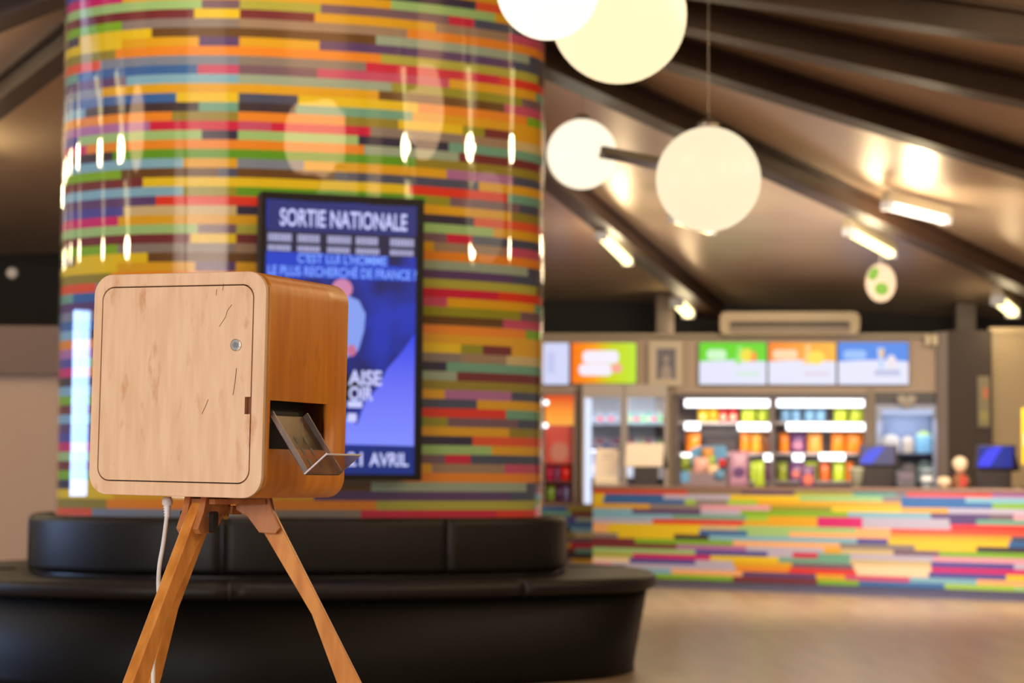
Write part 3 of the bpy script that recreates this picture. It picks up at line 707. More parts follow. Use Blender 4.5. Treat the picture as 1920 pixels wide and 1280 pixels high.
def bag(px0, py0, px1, py1, off, rgb, label, group, band=None):
    f = W(px0, py0, px1, py1, off); key = 'bag_%d_%d_%d' % rgb
    t = thing('snack_bag', label, 'snack bag', f.p, f.rot, group)
    obj('bag', bag_mesh(f.w, f.h), mat(key, rgb, .3), t, True)
    if band:
        bm = new(); f.poly(bm, ell((px0+px1)/2, py0+(py1-py0)*.6, (px1-px0)*.33, (py1-py0)*.2, 14), -.034, -.020); obj('printed_label', bm, mat('lab_%d_%d_%d' % band, band, .4), t)
def bottle(px0, py0, px1, py1, off, rgb, label, group, cap=(230, 230, 235), cat='bottle'):
    f = W(px0, py0, px1, py1, off); r_ = f.w/2; h = f.h
    t = thing('drink_bottle', label, cat, f.p, f.rot, group)
    bm = new(); lathe(bm, [(r_*.8, 0), (r_, h*.04), (r_, h*.6), (r_*.9, h*.68), (r_*.4, h*.84), (r_*.36, h*.92)], n=14); obj('bottle_body', bm, mat('bot_%d_%d_%d' % rgb, rgb, .15), t, True)
    bm = new(); lathe(bm, [(r_*.42, h*.91), (r_*.42, h)], n=12); obj('cap', bm, mat('cap_%d_%d_%d' % cap, cap, .4), t)
    bm = new(); lathe(bm, [(r_*1.02, h*.25), (r_*1.02, h*.5)], n=14); obj('wrapper', bm, mat('wrap_%d' % (sum(rgb) % 7), [(220, 80, 100), (236, 236, 240), (90, 160, 90), (80, 120, 190), (200, 60, 120), (240, 230, 180), (180, 190, 210)][sum(rgb) % 7], .4), t)

led = em('led_white', (255, 255, 255), 3.2)
inner_lit = mat('cooler_white', (190, 194, 204), .5)
def strip_light(f, parent, x0, x1, y, d, hh=5):
    bm = new(); prism(bm, [(f.L(x0, 0)[0], f.L(0, y+hh)[1]), (f.L(x1, 0)[0], f.L(0, y+hh)[1]), (f.L(x1, 0)[0], f.L(0, y-hh)[1]), (f.L(x0, 0)[0], f.L(0, y-hh)[1])], d, d+.02)
    return obj('light_strip', bm, led, parent)
def shelf_light(px, py, off, wm, power, col=(1, .97, .92)):
    p = wallpt(px, py, off); l = bpy.data.lights.new('shelf_glow', 'AREA'); l.shape = 'RECTANGLE'; l.size = wm; l.size_y = .08; l.energy = power; l.color = col
    o = bpy.data.objects.new('shelf_glow', l); C.objects.link(o); o.location = p; o.rotation_euler = (math.radians(35), 0, WROT)
# two open shelf units
for (ux0, ux1, lab) in ((1267, 1447, 'lit shelf unit of snacks, left one beside the fridges'), (1450, 1625, 'lit shelf unit of snacks, right one beside the dark chiller')):
    f = W(ux0, 742, ux1, 1080, .10); t = thing('shelf_unit', lab, 'shelf unit', f.p, f.rot, 'lit snack shelf units behind the counter')
    bm = new(); f.box(bm, ux0, 742, ux1, 1080, .50, .53); obj('back_panel', bm, mat('shelf_back', (120, 104, 104), .5), t)
    for a_ in (ux0, ux1-4):
        bm = new(); f.box(bm, a_, 742, a_+4, 1080, 0, .5); obj('side_panel', bm, mat('shelf_side', (112, 96, 96), .4), t)
    for y_ in (792, 850, 903):
        bm = new(); f.box(bm, ux0+4, y_, ux1-4, y_+4, .06, .5); obj('shelf', bm, mat('shelf_board', (150, 140, 140), .4), t)
    bm = new(); f.box(bm, ux0, 738, ux1, 748, -.02, .5); obj('header', bm, mat('shelf_head', (84, 70, 78), .4), t)
    strip_light(f, t, ux0+(17 if ux0 < 1300 else 8), ux1-5, 757, .02, 7)
    shelf_light((ux0+ux1)/2, 752, .16, .7, 4); shelf_light((ux0+ux1)/2, 797, .16, .7, 3.5); shelf_light((ux0+ux1)/2, 856, .16, .7, 2.5)
    for a_, b_, y_ in ([(1383, 1443, 801), (1284, 1312, 800)] if ux0 < 1300 else [(1476, 1621, 801)]): strip_light(f, t, a_, b_, y_, .0, 7)
    for a_, b_, y_ in ([(1278, 1296, 858), (1432, 1446, 858)] if ux0 < 1300 else [(1488, 1507, 859), (1537, 1584, 857)]): strip_light(f, t, a_, b_, y_, -.01, 6.5)
O1 = -.12
ord_ = ['first', 'second', 'third', 'fourth', 'fifth', 'sixth', 'seventh', 'eighth', 'ninth', 'tenth', 'eleventh', 'twelfth']
def run(spec, y0, y1, shelf, off=O1):
    cnt = {}
    for (a, b, cn, rgb, band) in spec:
        cnt[cn] = cnt.get(cn, 0)+1
    seen = {}
    for (a, b, cn, rgb, band) in spec:
        seen[cn] = seen.get(cn, 0)+1
        lab = ('%s snack bag on the %s lit shelf' % (cn, shelf)) if cnt[cn] == 1 else ('%s snack bag on the %s lit shelf, %s of them from the left' % (cn, shelf, ord_[seen[cn]-1]))
        bag(a, y0, b, y1, off, rgb, lab, 'snack bags on the %s lit shelf' % shelf, band)
YL, RD, LM, BLU, OR, PU = (240, 190, 20), (222, 50, 44), (196, 216, 60), (120, 166, 206), (255, 140, 30), (112, 60, 120)
run([(1308, 1327, 'yellow', YL, (230, 220, 120)), (1328, 1346, 'yellow', YL, (240, 150, 30)), (1348, 1364, 'red and cream', RD, (240, 190, 160)), (1366, 1383, 'red and cream', RD, (240, 190, 160)),
     (1390, 1417, 'lime green', LM, None), (1421, 1443, 'lime green', LM, None), (1463, 1481, 'pale blue', BLU, None), (1483, 1501, 'pale blue', BLU, None), (1508, 1527, 'pale blue', BLU, None), (1529, 1548, 'pale blue', BLU, None),
     (1564, 1589, 'lime green', LM, None), (1594, 1619, 'lime green', LM, None)], 766, 792, 'top')
run([(1286, 1313, 'orange', OR, None), (1388, 1407, 'orange', OR, None), (1409, 1429, 'orange', (255, 170, 50), None), (1431, 1446, 'brown', (150, 90, 60), None), (1461, 1479, 'orange', OR, None), (1481, 1510, 'purple', PU, (190, 120, 150)), (1514, 1541, 'orange', (250, 160, 70), None),
     (1559, 1584, 'orange', OR, None), (1587, 1618, 'orange', OR, None)], 812, 850, 'middle')
run([(1284, 1302, 'green and gold', (150, 170, 50), None), (1374, 1400, 'purple', PU, (220, 120, 80)), (1408, 1432, 'lime', LM, None), (1434, 1446, 'purple', (110, 50, 90), None), (1458, 1476, 'lime', (150, 160, 50), None), (1479, 1507, 'purple', PU, (210, 110, 100)), (1510, 1532, 'lime', (170, 190, 30), None),
     (1538, 1556, 'orange', (230, 110, 50), None), (1562, 1584, 'lime', LM, None), (1587, 1600, 'orange', (240, 120, 30), None)], 866, 903, 'bottom')
# dark box filling the black recess in the shelf row
f = W(1318, 816, 1384, 850, -.08); t = thing('recess_box', 'black box on the middle lit shelf under the red bags', 'tray', f.p, f.rot)
bm = new(); f.box(bm, 1318, 820, 1384, 850, 0, .2, .01); obj('recess_box_body', bm, mat('recess_dark', (44, 30, 34), .5), t)
bm = new(); f.box(bm, 1316, 816, 1386, 820, -.01, .21, .003); obj('recess_box_rim', bm, black, t)

def fridge(x0, x1, ytop, ybot, label, cols_, glow=(.85, .92, 1), strip=True, hd=(190, 178, 170), power=24, shelves=(795, 845, 895)):
    f = W(x0, ytop, x1, 1080, .12); t = thing('drinks_fridge', label, 'fridge', f.p, f.rot, 'upright drinks fridges behind the counter')
    fm = mat('fridge_frame_%d' % sum(hd), hd, .4)
    bm = new(); f.box(bm, x0, ytop, x1, ytop+4, 0, .6); f.box(bm, x0, ytop, x0+3, 1080, 0, .6); f.box(bm, x1-3, ytop, x1, 1080, 0, .6); f.box(bm, x0, ytop, x1, 1080, .57, .6); f.box(bm, x0, 1060, x1, 1080, 0, .6)
    obj('cabinet', bm, fm, t)
    bm = new(); f.box(bm, x0, ytop, x1, ytop+20, -.02, .04, .005); obj('header', bm, fm, t)
    bm = new(); f.box(bm, x0+3, ytop+20, x1-3, 1060, .555, .57); obj('lit_back', bm, inner_lit, t)
    for y_ in shelves:
        bm = new(); f.box(bm, x0+3, y_, x1-3, y_+2, .12, .55); obj('shelf', bm, mat('wire_shelf', (190, 190, 198), .4), t)
    bm = plate([f.L(*p) for p in ((x0, 1060), (x1, 1060), (x1, ytop+20), (x0, ytop+20))], [f.L(*p) for p in ((x0+5, 1050), (x1-5, 1050), (x1-5, ytop+24), (x0+5, ytop+24))], -.03, 0); dr = obj('door', bm, fm, t)
    bm = new(); f.box(bm, x0+5, ytop+24, x1-5, 1050, -.018, -.014); obj('glass', bm, mat('door_glass', (240, 244, 248), .02, trans=1, ior=1.1), dr)
    bm = new(); f.box(bm, x1-8, 830, x1-5, 900, -.06, -.03, .004); obj('handle', bm, steel, dr)
    if strip:
        bm = new(); f.box(bm, x0+4, ytop+26, x0+17, 1040, .03, .06); obj('light_strip', bm, em('led_cool', (222, 228, 250), 1.3), t)
    p = wallpt((x0+x1)/2, ytop+30, .06); l = bpy.data.lights.new('fridge_glow', 'AREA'); l.shape = 'RECTANGLE'; l.size = (x1-x0)*f.s*.7; l.size_y = .05; l.energy = power; l.color = glow
    o = bpy.data.objects.new('fridge_glow', l); C.objects.link(o); o.location = p; o.rotation_euler = (math.radians(25), 0, WROT)
    p = wallpt((x0+x1)/2, 848, .02); l2 = l.copy(); l2.energy = power*.6; o = bpy.data.objects.new('fridge_glow', l2); C.objects.link(o); o.location = p; o.rotation_euler = (math.radians(60), 0, WROT)  # extra fill added to brighten the lower fridge shelves
    return f
NM = {0: 'top', 1: 'second', 2: 'third'}
fridge(1090, 1168, 722, 945, 'white drinks fridge with a bright light strip, left of the pair', None)
fridge(1170, 1250, 722, 945, 'white drinks fridge behind the cream till, right of the pair', None, strip=False)
rr_ = random.Random(11)
def fill(x0, x1, n_, shelves, pals, where, wpx):
    for si, y_ in enumerate(shelves):
        for i in range(n_):
            a = x0+(x1-x0)*(i+.5)/n_; c_ = pals[si][i % len(pals[si])]
            bottle(a-wpx/2, y_-26, a+wpx/2, y_, -.18, c_, '%s-%s bottle from the left on the %s shelf of the %s' % (ord_[i], 'placed', NM[si], where), 'bottles in the %s' % where)
fill(1109, 1162, 5, (795, 845, 895), [[(150, 176, 200), (206, 212, 226)], [(206, 170, 190), (190, 90, 120), (214, 200, 212)], [(220, 210, 220), (214, 90, 130)]], 'left white fridge', 9)
fill(1177, 1243, 6, (795, 845), [[(130, 196, 176), (150, 186, 196), (196, 226, 210)], [(180, 80, 130), (214, 220, 226), (190, 220, 160)]], 'right white fridge', 9)

# red display cabinet at the far left of the bar
f = W(1016, 736, 1078, 1080, .12); t = thing('display_cabinet', 'red and orange lit display cabinet beside the striped column', 'cabinet', f.p, f.rot)
bm = new(); f.box(bm, 1016, 736, 1078, 1080, .45, .5); f.box(bm, 1016, 736, 1019, 1080, 0, .5); f.box(bm, 1074, 736, 1078, 1080, 0, .5); f.box(bm, 1016, 732, 1078, 742, 0, .5); obj('cabinet', bm, mat('cab_taupe', (150, 130, 120), .4), t)
bm = new(); f.box(bm, 1019, 742, 1075, 798, .10, .12); obj('lit_poster', bm, grad('cab_fire', [(0, (255, 178, 70)), (.5, (255, 150, 50)), (1, (226, 70, 30))], 'Z', f.L(0, 800)[1], f.L(0, 742)[1]), t)
bm = new(); f.box(bm, 1019, 798, 1075, 870, .10, .12); obj('printed_panel', bm, mat('cab_red', (226, 92, 84), .4), t)
bm = new(); f.poly(bm, ell(1046, 848, 18, 18), .095, .1); obj('printed_disc', bm, mat('cab_pink', (214, 140, 124), .4), t)
bm = new(); f.box(bm, 1019, 868, 1075, 1080, .2, .22); obj('printed_panel', bm, mat('cab_redd', (160, 40, 34), .4), t)
for y_ in (902, 940):
    bm = new(); f.box(bm, 1019, y_, 1075, y_+3, .02, .45); obj('shelf', bm, mat('cab_shelf', (120, 70, 66), .4), t)
for c_ in ((1022, 756), (1021, 799)):
    bm = new(); f.poly(bm, ell(c_[0], c_[1], 4, 4, 12), .0, .03); obj('lamp_spot', bm, led, t)
run_c = [(1024, 1036, 'magenta', (206, 30, 90)), (1038, 1050, 'plum', (140, 60, 110)), (1052, 1070, 'bright red', (240, 36, 20))]
for a, b, cn, rgb in run_c: bag(a, 876, b, 902, -.02, rgb, '%s bag on the upper shelf of the red display cabinet' % cn, 'bags in the red display cabinet')
for a, b, cn, rgb in [(1024, 1040, 'green', (130, 160, 60)), (1042, 1054, 'dark purple', (90, 40, 96)), (1056, 1068, 'lilac', (140, 130, 180))]: bag(a, 912, b, 940, -.02, rgb, '%s bag on the lower shelf of the red display cabinet' % cn, 'bags in the red display cabinet')

# dark chiller at right with lit window
bm = new(); f = W(1641, 730, 1757, 1080, .05); t = thing('chiller_cabinet', 'dark upright chiller with a bluish lit glass door behind the till', 'chiller', f.p, f.rot)
dk = mat('chiller_dark', (44, 34, 42), .4)
f.box(bm, 1641, 736, 1757, 756, .05, .65); f.box(bm, 1641, 756, 1646, 1080, .05, .65); f.box(bm, 1755, 756, 1757, 1080, .05, .65); f.box(bm, 1641, 756, 1757, 1080, .62, .65); f.box(bm, 1641, 1010, 1757, 1080, .05, .65); obj('cabinet', bm, dk, t)
bm = new(); f.box(bm, 1646, 764, 1755, 1010, .50, .52); obj('lit_back', bm, mat('chill_back', (140, 150, 178), .5), t)
bm = new(); f.box(bm, 1646, 757, 1755, 766, .03, .06); obj('header', bm, mat('chill_purple', (96, 70, 116), .4), t)
bm = new(); f.box(bm, 1650, 768, 1751, 778, .1, .13); obj('light_strip', bm, em('chill_led', (206, 212, 244), 1), t)
bm = plate([f.L(*p) for p in ((1644, 1012), (1756, 1012), (1756, 760), (1644, 760))], [f.L(*p) for p in ((1655, 1004), (1750, 1004), (1750, 768), (1655, 768))], .0, .03); dr = obj('door', bm, mat('chill_door', (150, 160, 190), .3), t)
bm = new(); f.box(bm, 1655, 768, 1750, 1004, .012, .015); obj('glass', bm, mat('door_glass', (240, 244, 248), .02, trans=1, ior=1.1), dr)
for y_ in (850, 905):
    bm = new(); f.box(bm, 1650, y_, 1752, y_+5, .06, .5); obj('shelf', bm, mat('chill_shelf', (76, 84, 108), .4), t)
p = wallpt(1700, 780, .0); l = bpy.data.lights.new('chiller_glow', 'AREA'); l.size = .45; l.energy = 6; l.color = (.75, .84, 1); o = bpy.data.objects.new('chiller_glow', l); C.objects.link(o); o.location = p; o.rotation_euler = (math.radians(20), 0, WROT)
def carton(px0, py0, px1, py1, off, rgb, label, group=None, cat='carton', name='carton', top=None):
    f = W(px0, py0, px1, py1, off); t = thing(name, label, cat, f.p, f.rot, group)
    bm = new(); f.box(bm, px0, py0+(py1-py0)*.2, px1, py1, -.05, .05, .006); obj('body', bm, mat('ctn_%d_%d_%d' % rgb, rgb, .4), t)
    c2 = top or tuple(min(255, v+20) for v in rgb)
    bm = new(); prism(bm, [(-f.w/2, f.h*.8), (f.w/2, f.h*.8), (f.w*.15, f.h), (-f.w*.15, f.h)], -.045, .045); obj('lid', bm, mat('ctn_%d_%d_%d' % c2, c2, .4), t)
G_ = 'food packs in the dark chiller'
carton(1654, 815, 1686, 850, -.22, (216, 196, 176), 'wide beige food pack on the upper chiller shelf', G_, 'food pack', 'food_pack')
carton(1692, 818, 1712, 850, -.22, (210, 186, 160), 'narrow beige food pack on the upper chiller shelf', G_, 'food pack', 'food_pack')
carton(1718, 808, 1746, 850, -.22, (140, 196, 226), 'blue and lime carton on the upper chiller shelf', G_, 'food pack', 'food_pack', (200, 224, 120))
carton(1690, 868, 1716, 905, -.22, (190, 176, 186), 'greyish pink pack on the lower chiller shelf', G_, 'food pack', 'food_pack')
carton(1720, 864, 1748, 905, -.22, (176, 206, 214), 'pale aqua pack on the lower chiller shelf', G_, 'food pack', 'food_pack')
# heart-like plaque over the chiller
f = W(1680, 735, 1720, 768, .14); t = thing('wall_plaque', 'grey heart-shaped plaque over the dark chiller', 'plaque', f.p, f.rot)
hp = []
for k in range(32):
    a = 2*math.pi*k/32; hp.append((1700+1.15*16*math.sin(a)**3, 752-1.05*(13*math.cos(a)-5*math.cos(2*a)-2*math.cos(3*a)-math.cos(4*a))))
bm = new(); f.poly(bm, hp, .0, .03); obj('plaque_board', bm, mat('plaque', (150, 138, 130), .4), t)
for s_ in (-1, 1):
    bm = new(); f.poly(bm, ell(1700+8*s_, 748, 4, 3, 12), -.006, 0); obj('raised_spot', bm, mat('plaque_spot', (190, 178, 166), .4), t)
# poster on the dark pillar
f = W(1834, 705, 1856, 800, .12); t = thing('pillar_poster', 'narrow olive and orange poster on the dark pillar', 'poster', f.p, f.rot)
bm = new(); f.box(bm, 1834, 705, 1856, 800, 0, .01); obj('sheet', bm, mat('poster_olive', (128, 116, 84), .5), t)
bm = new(); f.poly(bm, ell(1848, 737, 5, 12), -.004, 0); obj('printed_shape', bm, mat('poster_orange', (196, 104, 60), .5), t)
bm = new(); f.poly(bm, ell(1845, 780, 8, 12), -.004, 0); obj('printed_shape', bm, mat('poster_yel', (150, 140, 70), .5), t)

# ---------------------------------------------------------------- things on the counter
def cpt(px, back):                               # worktop point seen at px, back metres behind the front
    q = CA+cnv*back; t = (px-960)/F; s_ = (t*q.y-q.x)/(cdv.x-t*cdv.y); r_ = q+cdv*s_
    return Vector((r_.x, r_.y, CH))
class K_:
    def __init__(s, px, back, rz=0):
        s.p = cpt(px, back); s.s = s.p.y/F; s.cx = px; s.rot = (0, 0, rz)
        d = ray(px, 900); s.y1 = 900+(1-CH)/s.s+ROLL*(px-960)   # picture row of the worktop there
    def L(s, px, py): return ((px-s.cx)*s.s, max(0, (s.y1-py)*s.s))
    def box(s, bm, x0, y0, x1, y1, d0, d1, bev=0):
        a, b = s.L(x0, y1), s.L(x1, y0); return bx(bm, a[0], b[0], d0, d1, a[1], b[1], bev)
    def poly(s, bm, pts, d0, d1): return prism(bm, [s.L(*p) for p in pts], d0, d1)
# cream menu holder
k = K_(1140, .30); t = thing('sign_holder', 'cream upright sign board at the left end of the counter', 'sign', k.p, k.rot)
bm = new(); k.poly(bm, [(1116, 903), (1119, 845), (1123, 840), (1158, 842), (1162, 848), (1160, 903)], 0, .02); obj('board', bm, mat('sign_cream', (236, 218, 198), .5), t)
bm = new(); k.box(bm, 1114, 902, 1163, 912, -.06, .1, .005); obj('base', bm, mat('sign_base', (200, 186, 170), .5), t)
bm = new(); k.box(bm, 1130, 850, 1152, 853, -.003, 0); k.box(bm, 1130, 858, 1148, 860, -.003, 0); obj('printed_lines', bm, mat('sign_ink', (196, 178, 164), .5), t)
def till(cx, back, sx0, sx1, sy0, sy1, bx0, bx1, body_m, scr_m, swoosh, label, lean=6):
    k = K_(cx, back); t = thing('till_terminal', label, 'till', k.p, k.rot, 'touchscreen tills on the counter')
    bm = new(); k.poly(bm, [(sx0+lean, sy0), (sx1, sy0), (sx1-2, sy1), (sx0, sy1)], 0, .05); hs = obj('screen_housing', bm, body_m, t)
    bv = hs.modifiers.new('b', 'BEVEL'); bv.width = .012; bv.segments = 3; bv.limit_method = 'ANGLE'
    if scr_m:
        bm = new(); k.poly(bm, [(sx0+lean+3, sy0+3), (sx1-6, sy0+3), (sx1-8, sy1-4), (sx0+4, sy1-4)], -.004, 0); s_ = obj('screen', bm, scr_m, t)
        bm = new(); w_ = sx1-sx0
        k.poly(bm, [(sx0+6, sy1-5), (sx0+8, sy1-16), (sx0+w_*.3, sy0+9), (sx0+w_*.5, sy0+4), (sx0+w_*.68, sy0+4), (sx0+w_*.56, sy0+16), (sx0+w_*.36, sy1-5)], -.008, -.004); obj('screen_glow_shape', bm, swoosh, s_).name = 'screen_graphic'
    bm = new(); k.box(bm, bx0, sy1, bx1, k.y1-3, .02, .14, .008); obj('stand', bm, mat('till_black', (44, 36, 40), .4), t)
    bm = new(); k.box(bm, bx0-4, k.y1-3.5, bx1+4, k.y1, -.03, .2, .003); obj('foot', bm, mat('till_black', (44, 36, 40), .4), t)
    bm = new(); k.poly(bm, [(sx1-2, sy0+2), (sx1+10, sy1+2), (sx1-4, sy1+4)], .06, .16); obj('rear_cover', bm, mat('till_dark', (24, 18, 22), .4), t)
till(1210, .30, 1172, 1246, 831, 875, 1190, 1236, mat('till_cream', (238, 220, 200), .4), None, None, 'cream backed till on a black stand in front of the fridge', 3)
till(1648, .30, 1608, 1684, 834, 874, 1620, 1678, mat('till_dk', (50, 44, 60), .4), em('till_scr', (96, 92, 128), 1), em('till_blue', (84, 96, 240), 1), 'dark till with grey-blue screen in front of the chiller')
till(1866, .30, 1828, 1906, 834, 880, 1838, 1898, mat('till_dk2', (26, 22, 40), .4), em('till_scr2', (24, 44, 150), 1), em('till_blue2', (66, 72, 255), 1), 'black till with vivid blue screen at the right of the frame')
# card terminal, cup, boxes, doll
k = K_(1699, .2); t = thing('card_terminal', 'small grey card terminal beside the dark till', 'card terminal', k.p, k.rot)
bm = new(); k.poly(bm, [(1684, 912), (1680, 885), (1686, 881), (1714, 884), (1718, 890), (1716, 912)], 0, .06); obj('casing', bm, mat('card_grey', (86, 84, 96), .4), t)
bm = new(); k.box(bm, 1688, 887, 1712, 897, -.004, 0); obj('keypad_screen', bm, mat('card_scr', (110, 100, 116), .3), t)
k = K_(1738, .22); t = thing('paper_cup', 'pale blue paper cup beside the grey card terminal', 'cup', k.p, k.rot)
r_ = 12*k.s; bm = new(); lathe(bm, [(r_*.75, 0), (r_, 34*k.s), (r_*1.05, 34*k.s), (r_*1.05, 36*k.s)], n=18); obj('cup', bm, mat('cup_blue', (176, 206, 232), .4), t, True)
bm = new(); lathe(bm, [(r_*.89, 14*k.s), (r_*.97, 22*k.s)], n=18); obj('printed_band', bm, mat('cup_white', (230, 232, 240), .4), t)
k = K_(1771, .2); t = thing('crumpled_napkin', 'crumpled cream napkin on the worktop left of the doll', 'napkin', k.p, k.rot)
bm = new(); sphere(bm, (0, 0, 11*k.s), 14*k.s, 1, .8, .8, 16)
for v in bm.verts: v.co += Vector((random.uniform(-1, 1), random.uniform(-1, 1), 0))*.008
o = obj('napkin', bm, mat('napkin', (206, 182, 156), .7), t, True)
k = K_(1801, .22); s = k.s; t = thing('doll', 'small pale-haired doll in a red and brown coat next to the blue till', 'doll', k.p, k.rot)
bm = new(); lathe(bm, [(15*s, 0), (15*s, 4*s), (12*s, 16*s), (8*s, 26*s), (5*s, 30*s)], n=18); obj('coat', bm, mat('doll_brown', (120, 72, 44), .7), t, True)
bm = new(); prism(bm, [(-3*s, 2*s), (6*s, 4*s), (9*s, 14*s), (3*s, 28*s), (-4*s, 18*s)], -15*s, -10*s); obj('coat_front', bm, mat('doll_red', (172, 50, 44), .6), t)
for sx in (-1, 1):
    bm = new(); tube(bm, [(sx*7*s, -3*s, 24*s), (sx*14*s, -5*s, 15*s), (sx*13*s, -9*s, 8*s)], [4*s, 3.4*s, 3*s], 10); obj('arm', bm, mat('doll_brown', (120, 72, 44), .7), t, True)
bm = new(); sphere(bm, (0, 0, 42*s), 13*s, .9, .9, 1.05, 20); hd = obj('head', bm, mat('doll_skin', (224, 190, 164), .6), t, True)
bm = new(); sphere(bm, (0, 3*s, 46*s), 14.5*s, 1, .95, .95, 20); obj('hair', bm, mat('doll_hair', (206, 186, 160), .7), hd, True)
bm = new()
for sx in (-1, 1): sphere(bm, (sx*4.5*s, -11*s, 42*s), 1.4*s, seg=8)
obj('eyes', bm, black, hd); bm = new(); sphere(bm, (0, -12.3*s, 39*s), 1.6*s, seg=8); obj('nose', bm, mat('doll_skin', (224, 190, 164), .6), hd)
k = K_(1607, .25); t = thing('paper_bin', 'small grey-green container left of the dark till', 'container', k.p, k.rot)
bm = new(); lathe(bm, [(10*k.s, 0), (14*k.s, 32*k.s), (15*k.s, 34*k.s)], n=18); obj('tub', bm, mat('tub_green', (156, 160, 142), .5), t, True)
bm = new(); lathe(bm, [(15.5*k.s, 33*k.s), (15.5*k.s, 36*k.s), (8*k.s, 38*k.s)], n=18); obj('lid', bm, mat('tub_lid', (176, 178, 160), .5), t, True)
k = K_(1938, .2); t = thing('ice_lolly_display', 'yellow edged upright display panel at the right picture edge', 'display', k.p, k.rot)
bm = new(); k.box(bm, 1917, 765, 1959, 870, 0, .02); obj('panel', bm, mat('disp_yellow', (232, 196, 30), .4), t)
bm = new(); k.box(bm, 1921, 812, 1955, 835, -.004, 0); obj('printed_band', bm, mat('disp_aqua', (170, 220, 210), .4), t)
bm = new(); k.box(bm, 1926, 870, 1944, k.y1, 0, .02); k.box(bm, 1916, k.y1-4, 1954, k.y1, -.06, .08); obj('stand', bm, black, t)
# candy display on the counter: blue tray of sweets
k = K_(1335, .28); t = thing('candy_display', 'blue countertop candy display in front of the left snack shelf', 'display box', k.p, k.rot)
cb = mat('candy_blue', (90, 150, 200), .4)
bm = new(); k.box(bm, 1276, 886, 1366, k.y1, -.1, .12, .01); obj('tray', bm, mat('candy_grey', (130, 110, 120), .5), t)
bm = new(); k.poly(bm, [(1300, 890), (1298, 842), (1312, 836), (1362, 834), (1366, 842), (1362, 890)], .10, .115); obj('header_card', bm, cb, t)
bm = new(); k.box(bm, 1276, 884, 1292, 904, -.108, -.1); obj('price_tag', bm, cb, t)
cand = [(1290, 868, 12, (150, 170, 60), 'green and gold'), (1316, 872, 15, (222, 168, 156), 'pink'), (1334, 864, 9, (160, 190, 70), 'lime'), (1338, 882, 11, (232, 192, 150), 'peach'), (1356, 868, 8, (214, 50, 50), 'red'), (1328, 850, 11, (206, 140, 60), 'amber'), (1306, 888, 10, (176, 120, 140), 'mauve'), (1350, 890, 9, (90, 140, 180), 'blue')]
for i_, (a, b, rr2, rgb, cn) in enumerate(cand):
    q = K_(a, .30 if b < 870 else .22); f_ = thing('candy_pack', '%s sweet pack in the blue countertop candy display' % cn, 'candy pack', (q.p.x, q.p.y, CH+max(0, (q.y1-b-rr2))*q.s), (0, 0, 0), 'sweet packs in the blue candy display')
    obj('pack', bag_mesh(rr2*2*q.s, rr2*2*q.s, .05), mat('candy_%d_%d_%d' % rgb, rgb, .35), f_, True)
for i_, (a, b, y0_, rgb, band, lab) in enumerate([(1368, 1404, 846, (186, 140, 170), (90, 50, 110), 'lilac bag of sweets standing right of the candy display'), (1500, 1530, 872, (110, 70, 120), (220, 110, 90), 'purple bag of sweets standing mid counter'), (1415, 1434, 864, (176, 206, 60), None, 'lime bag of sweets standing on the counter')]):
    q = K_((a+b)/2, .3); t = thing('sweet_bag', lab, 'sweet bag', q.p, q.rot, 'sweet bags standing on the counter')
    obj('bag', bag_mesh((b-a)*q.s, (q.y1-y0_)*q.s), mat('sb_%d_%d_%d' % rgb, rgb, .35), t, True)
    if band:
        bm = new(); q.poly(bm, ell((a+b)/2, (q.y1+y0_)/2+6, (b-a)*.32, 10, 14), -.034, -.02); obj('printed_label', bm, mat('lab_%d_%d_%d' % band, band, .4), t)

# ---------------------------------------------------------------- lamps
def globe(px, py, rpx, Y, label, strength=1.0, col=(1, .52, .36)):
    c = at(px, py, Y); return globe3(c, rpx*Y/F, label, strength, col)
def globe3(c, r_, label, strength, col):
    t = thing('globe_pendant', label, 'pendant lamp', (c.x, c.y, c.z), (0, 0, 0), 'white globe pendants under the roof')
    key = 'globe_%.2f_%.2f' % (strength, col[2])
    m = _em(key, (255, 255, 255), strength); m.node_tree.nodes['Principled BSDF'].inputs['Emission Color'].default_value = (*col, 1)
    bm = new(); sphere(bm, (0, 0, 0), r_, seg=48); obj('globe_shade', bm, m, t, True)
    zr = roofz(c.x, c.y)-c.z
    if zr > r_*1.05:
        bm = new(); lathe(bm, [(r_*.22, r_*.93), (r_*.22, r_*1.08), (r_*.08, r_*1.16)], n=20); obj('cap', bm, mat('lamp_metal', (150, 140, 130), .3, metal=.8), t, True)
        bm = new(); lathe(bm, [(.002, r_*1.1), (.002, max(zr, r_*1.2))], n=8); obj('rod', bm, mat('lamp_metal', (150, 140, 130), .3, metal=.8), t)
    return t
globe(1027, -22, 98, 7.2, 'globe pendant at the top of the frame, overlapping a larger one', 1.5, (1, .86, .66))
globe(1160, 29, 129, 7.9, 'largest globe pendant, behind the one cut by the frame top', 1.22, (1, .80, .48))
globe(1091, 289, 66, 15.0, 'small globe pendant right of the column edge', 1.3, (1, .88, .66))
globe(1328, 336, 99, 10.6, 'globe pendant hanging lowest, in front of the roof beams', 1.06, (1, .84, .56))
globe(-22, 22, 36, 15.0, 'globe pendant cut by the left edge of the frame', 1.2, (1, .84, .6))
# globes out of frame whose mirror images show on the column
globe3(Vector((.60, 7.0, 3.34)), .27, 'globe pendant above the bench front, above the frame', 4.5, (1, .62, .34))
globe3(Vector((2.1, 8.72, 3.46)), .33, 'globe pendant right of the column, beyond the frame', 4.5, (1, .62, .34))
globe3(Vector((-4.2, 8.73, 3.23)), .28, 'globe pendant left of the column, beyond the frame', 4.5, (1, .62, .34))

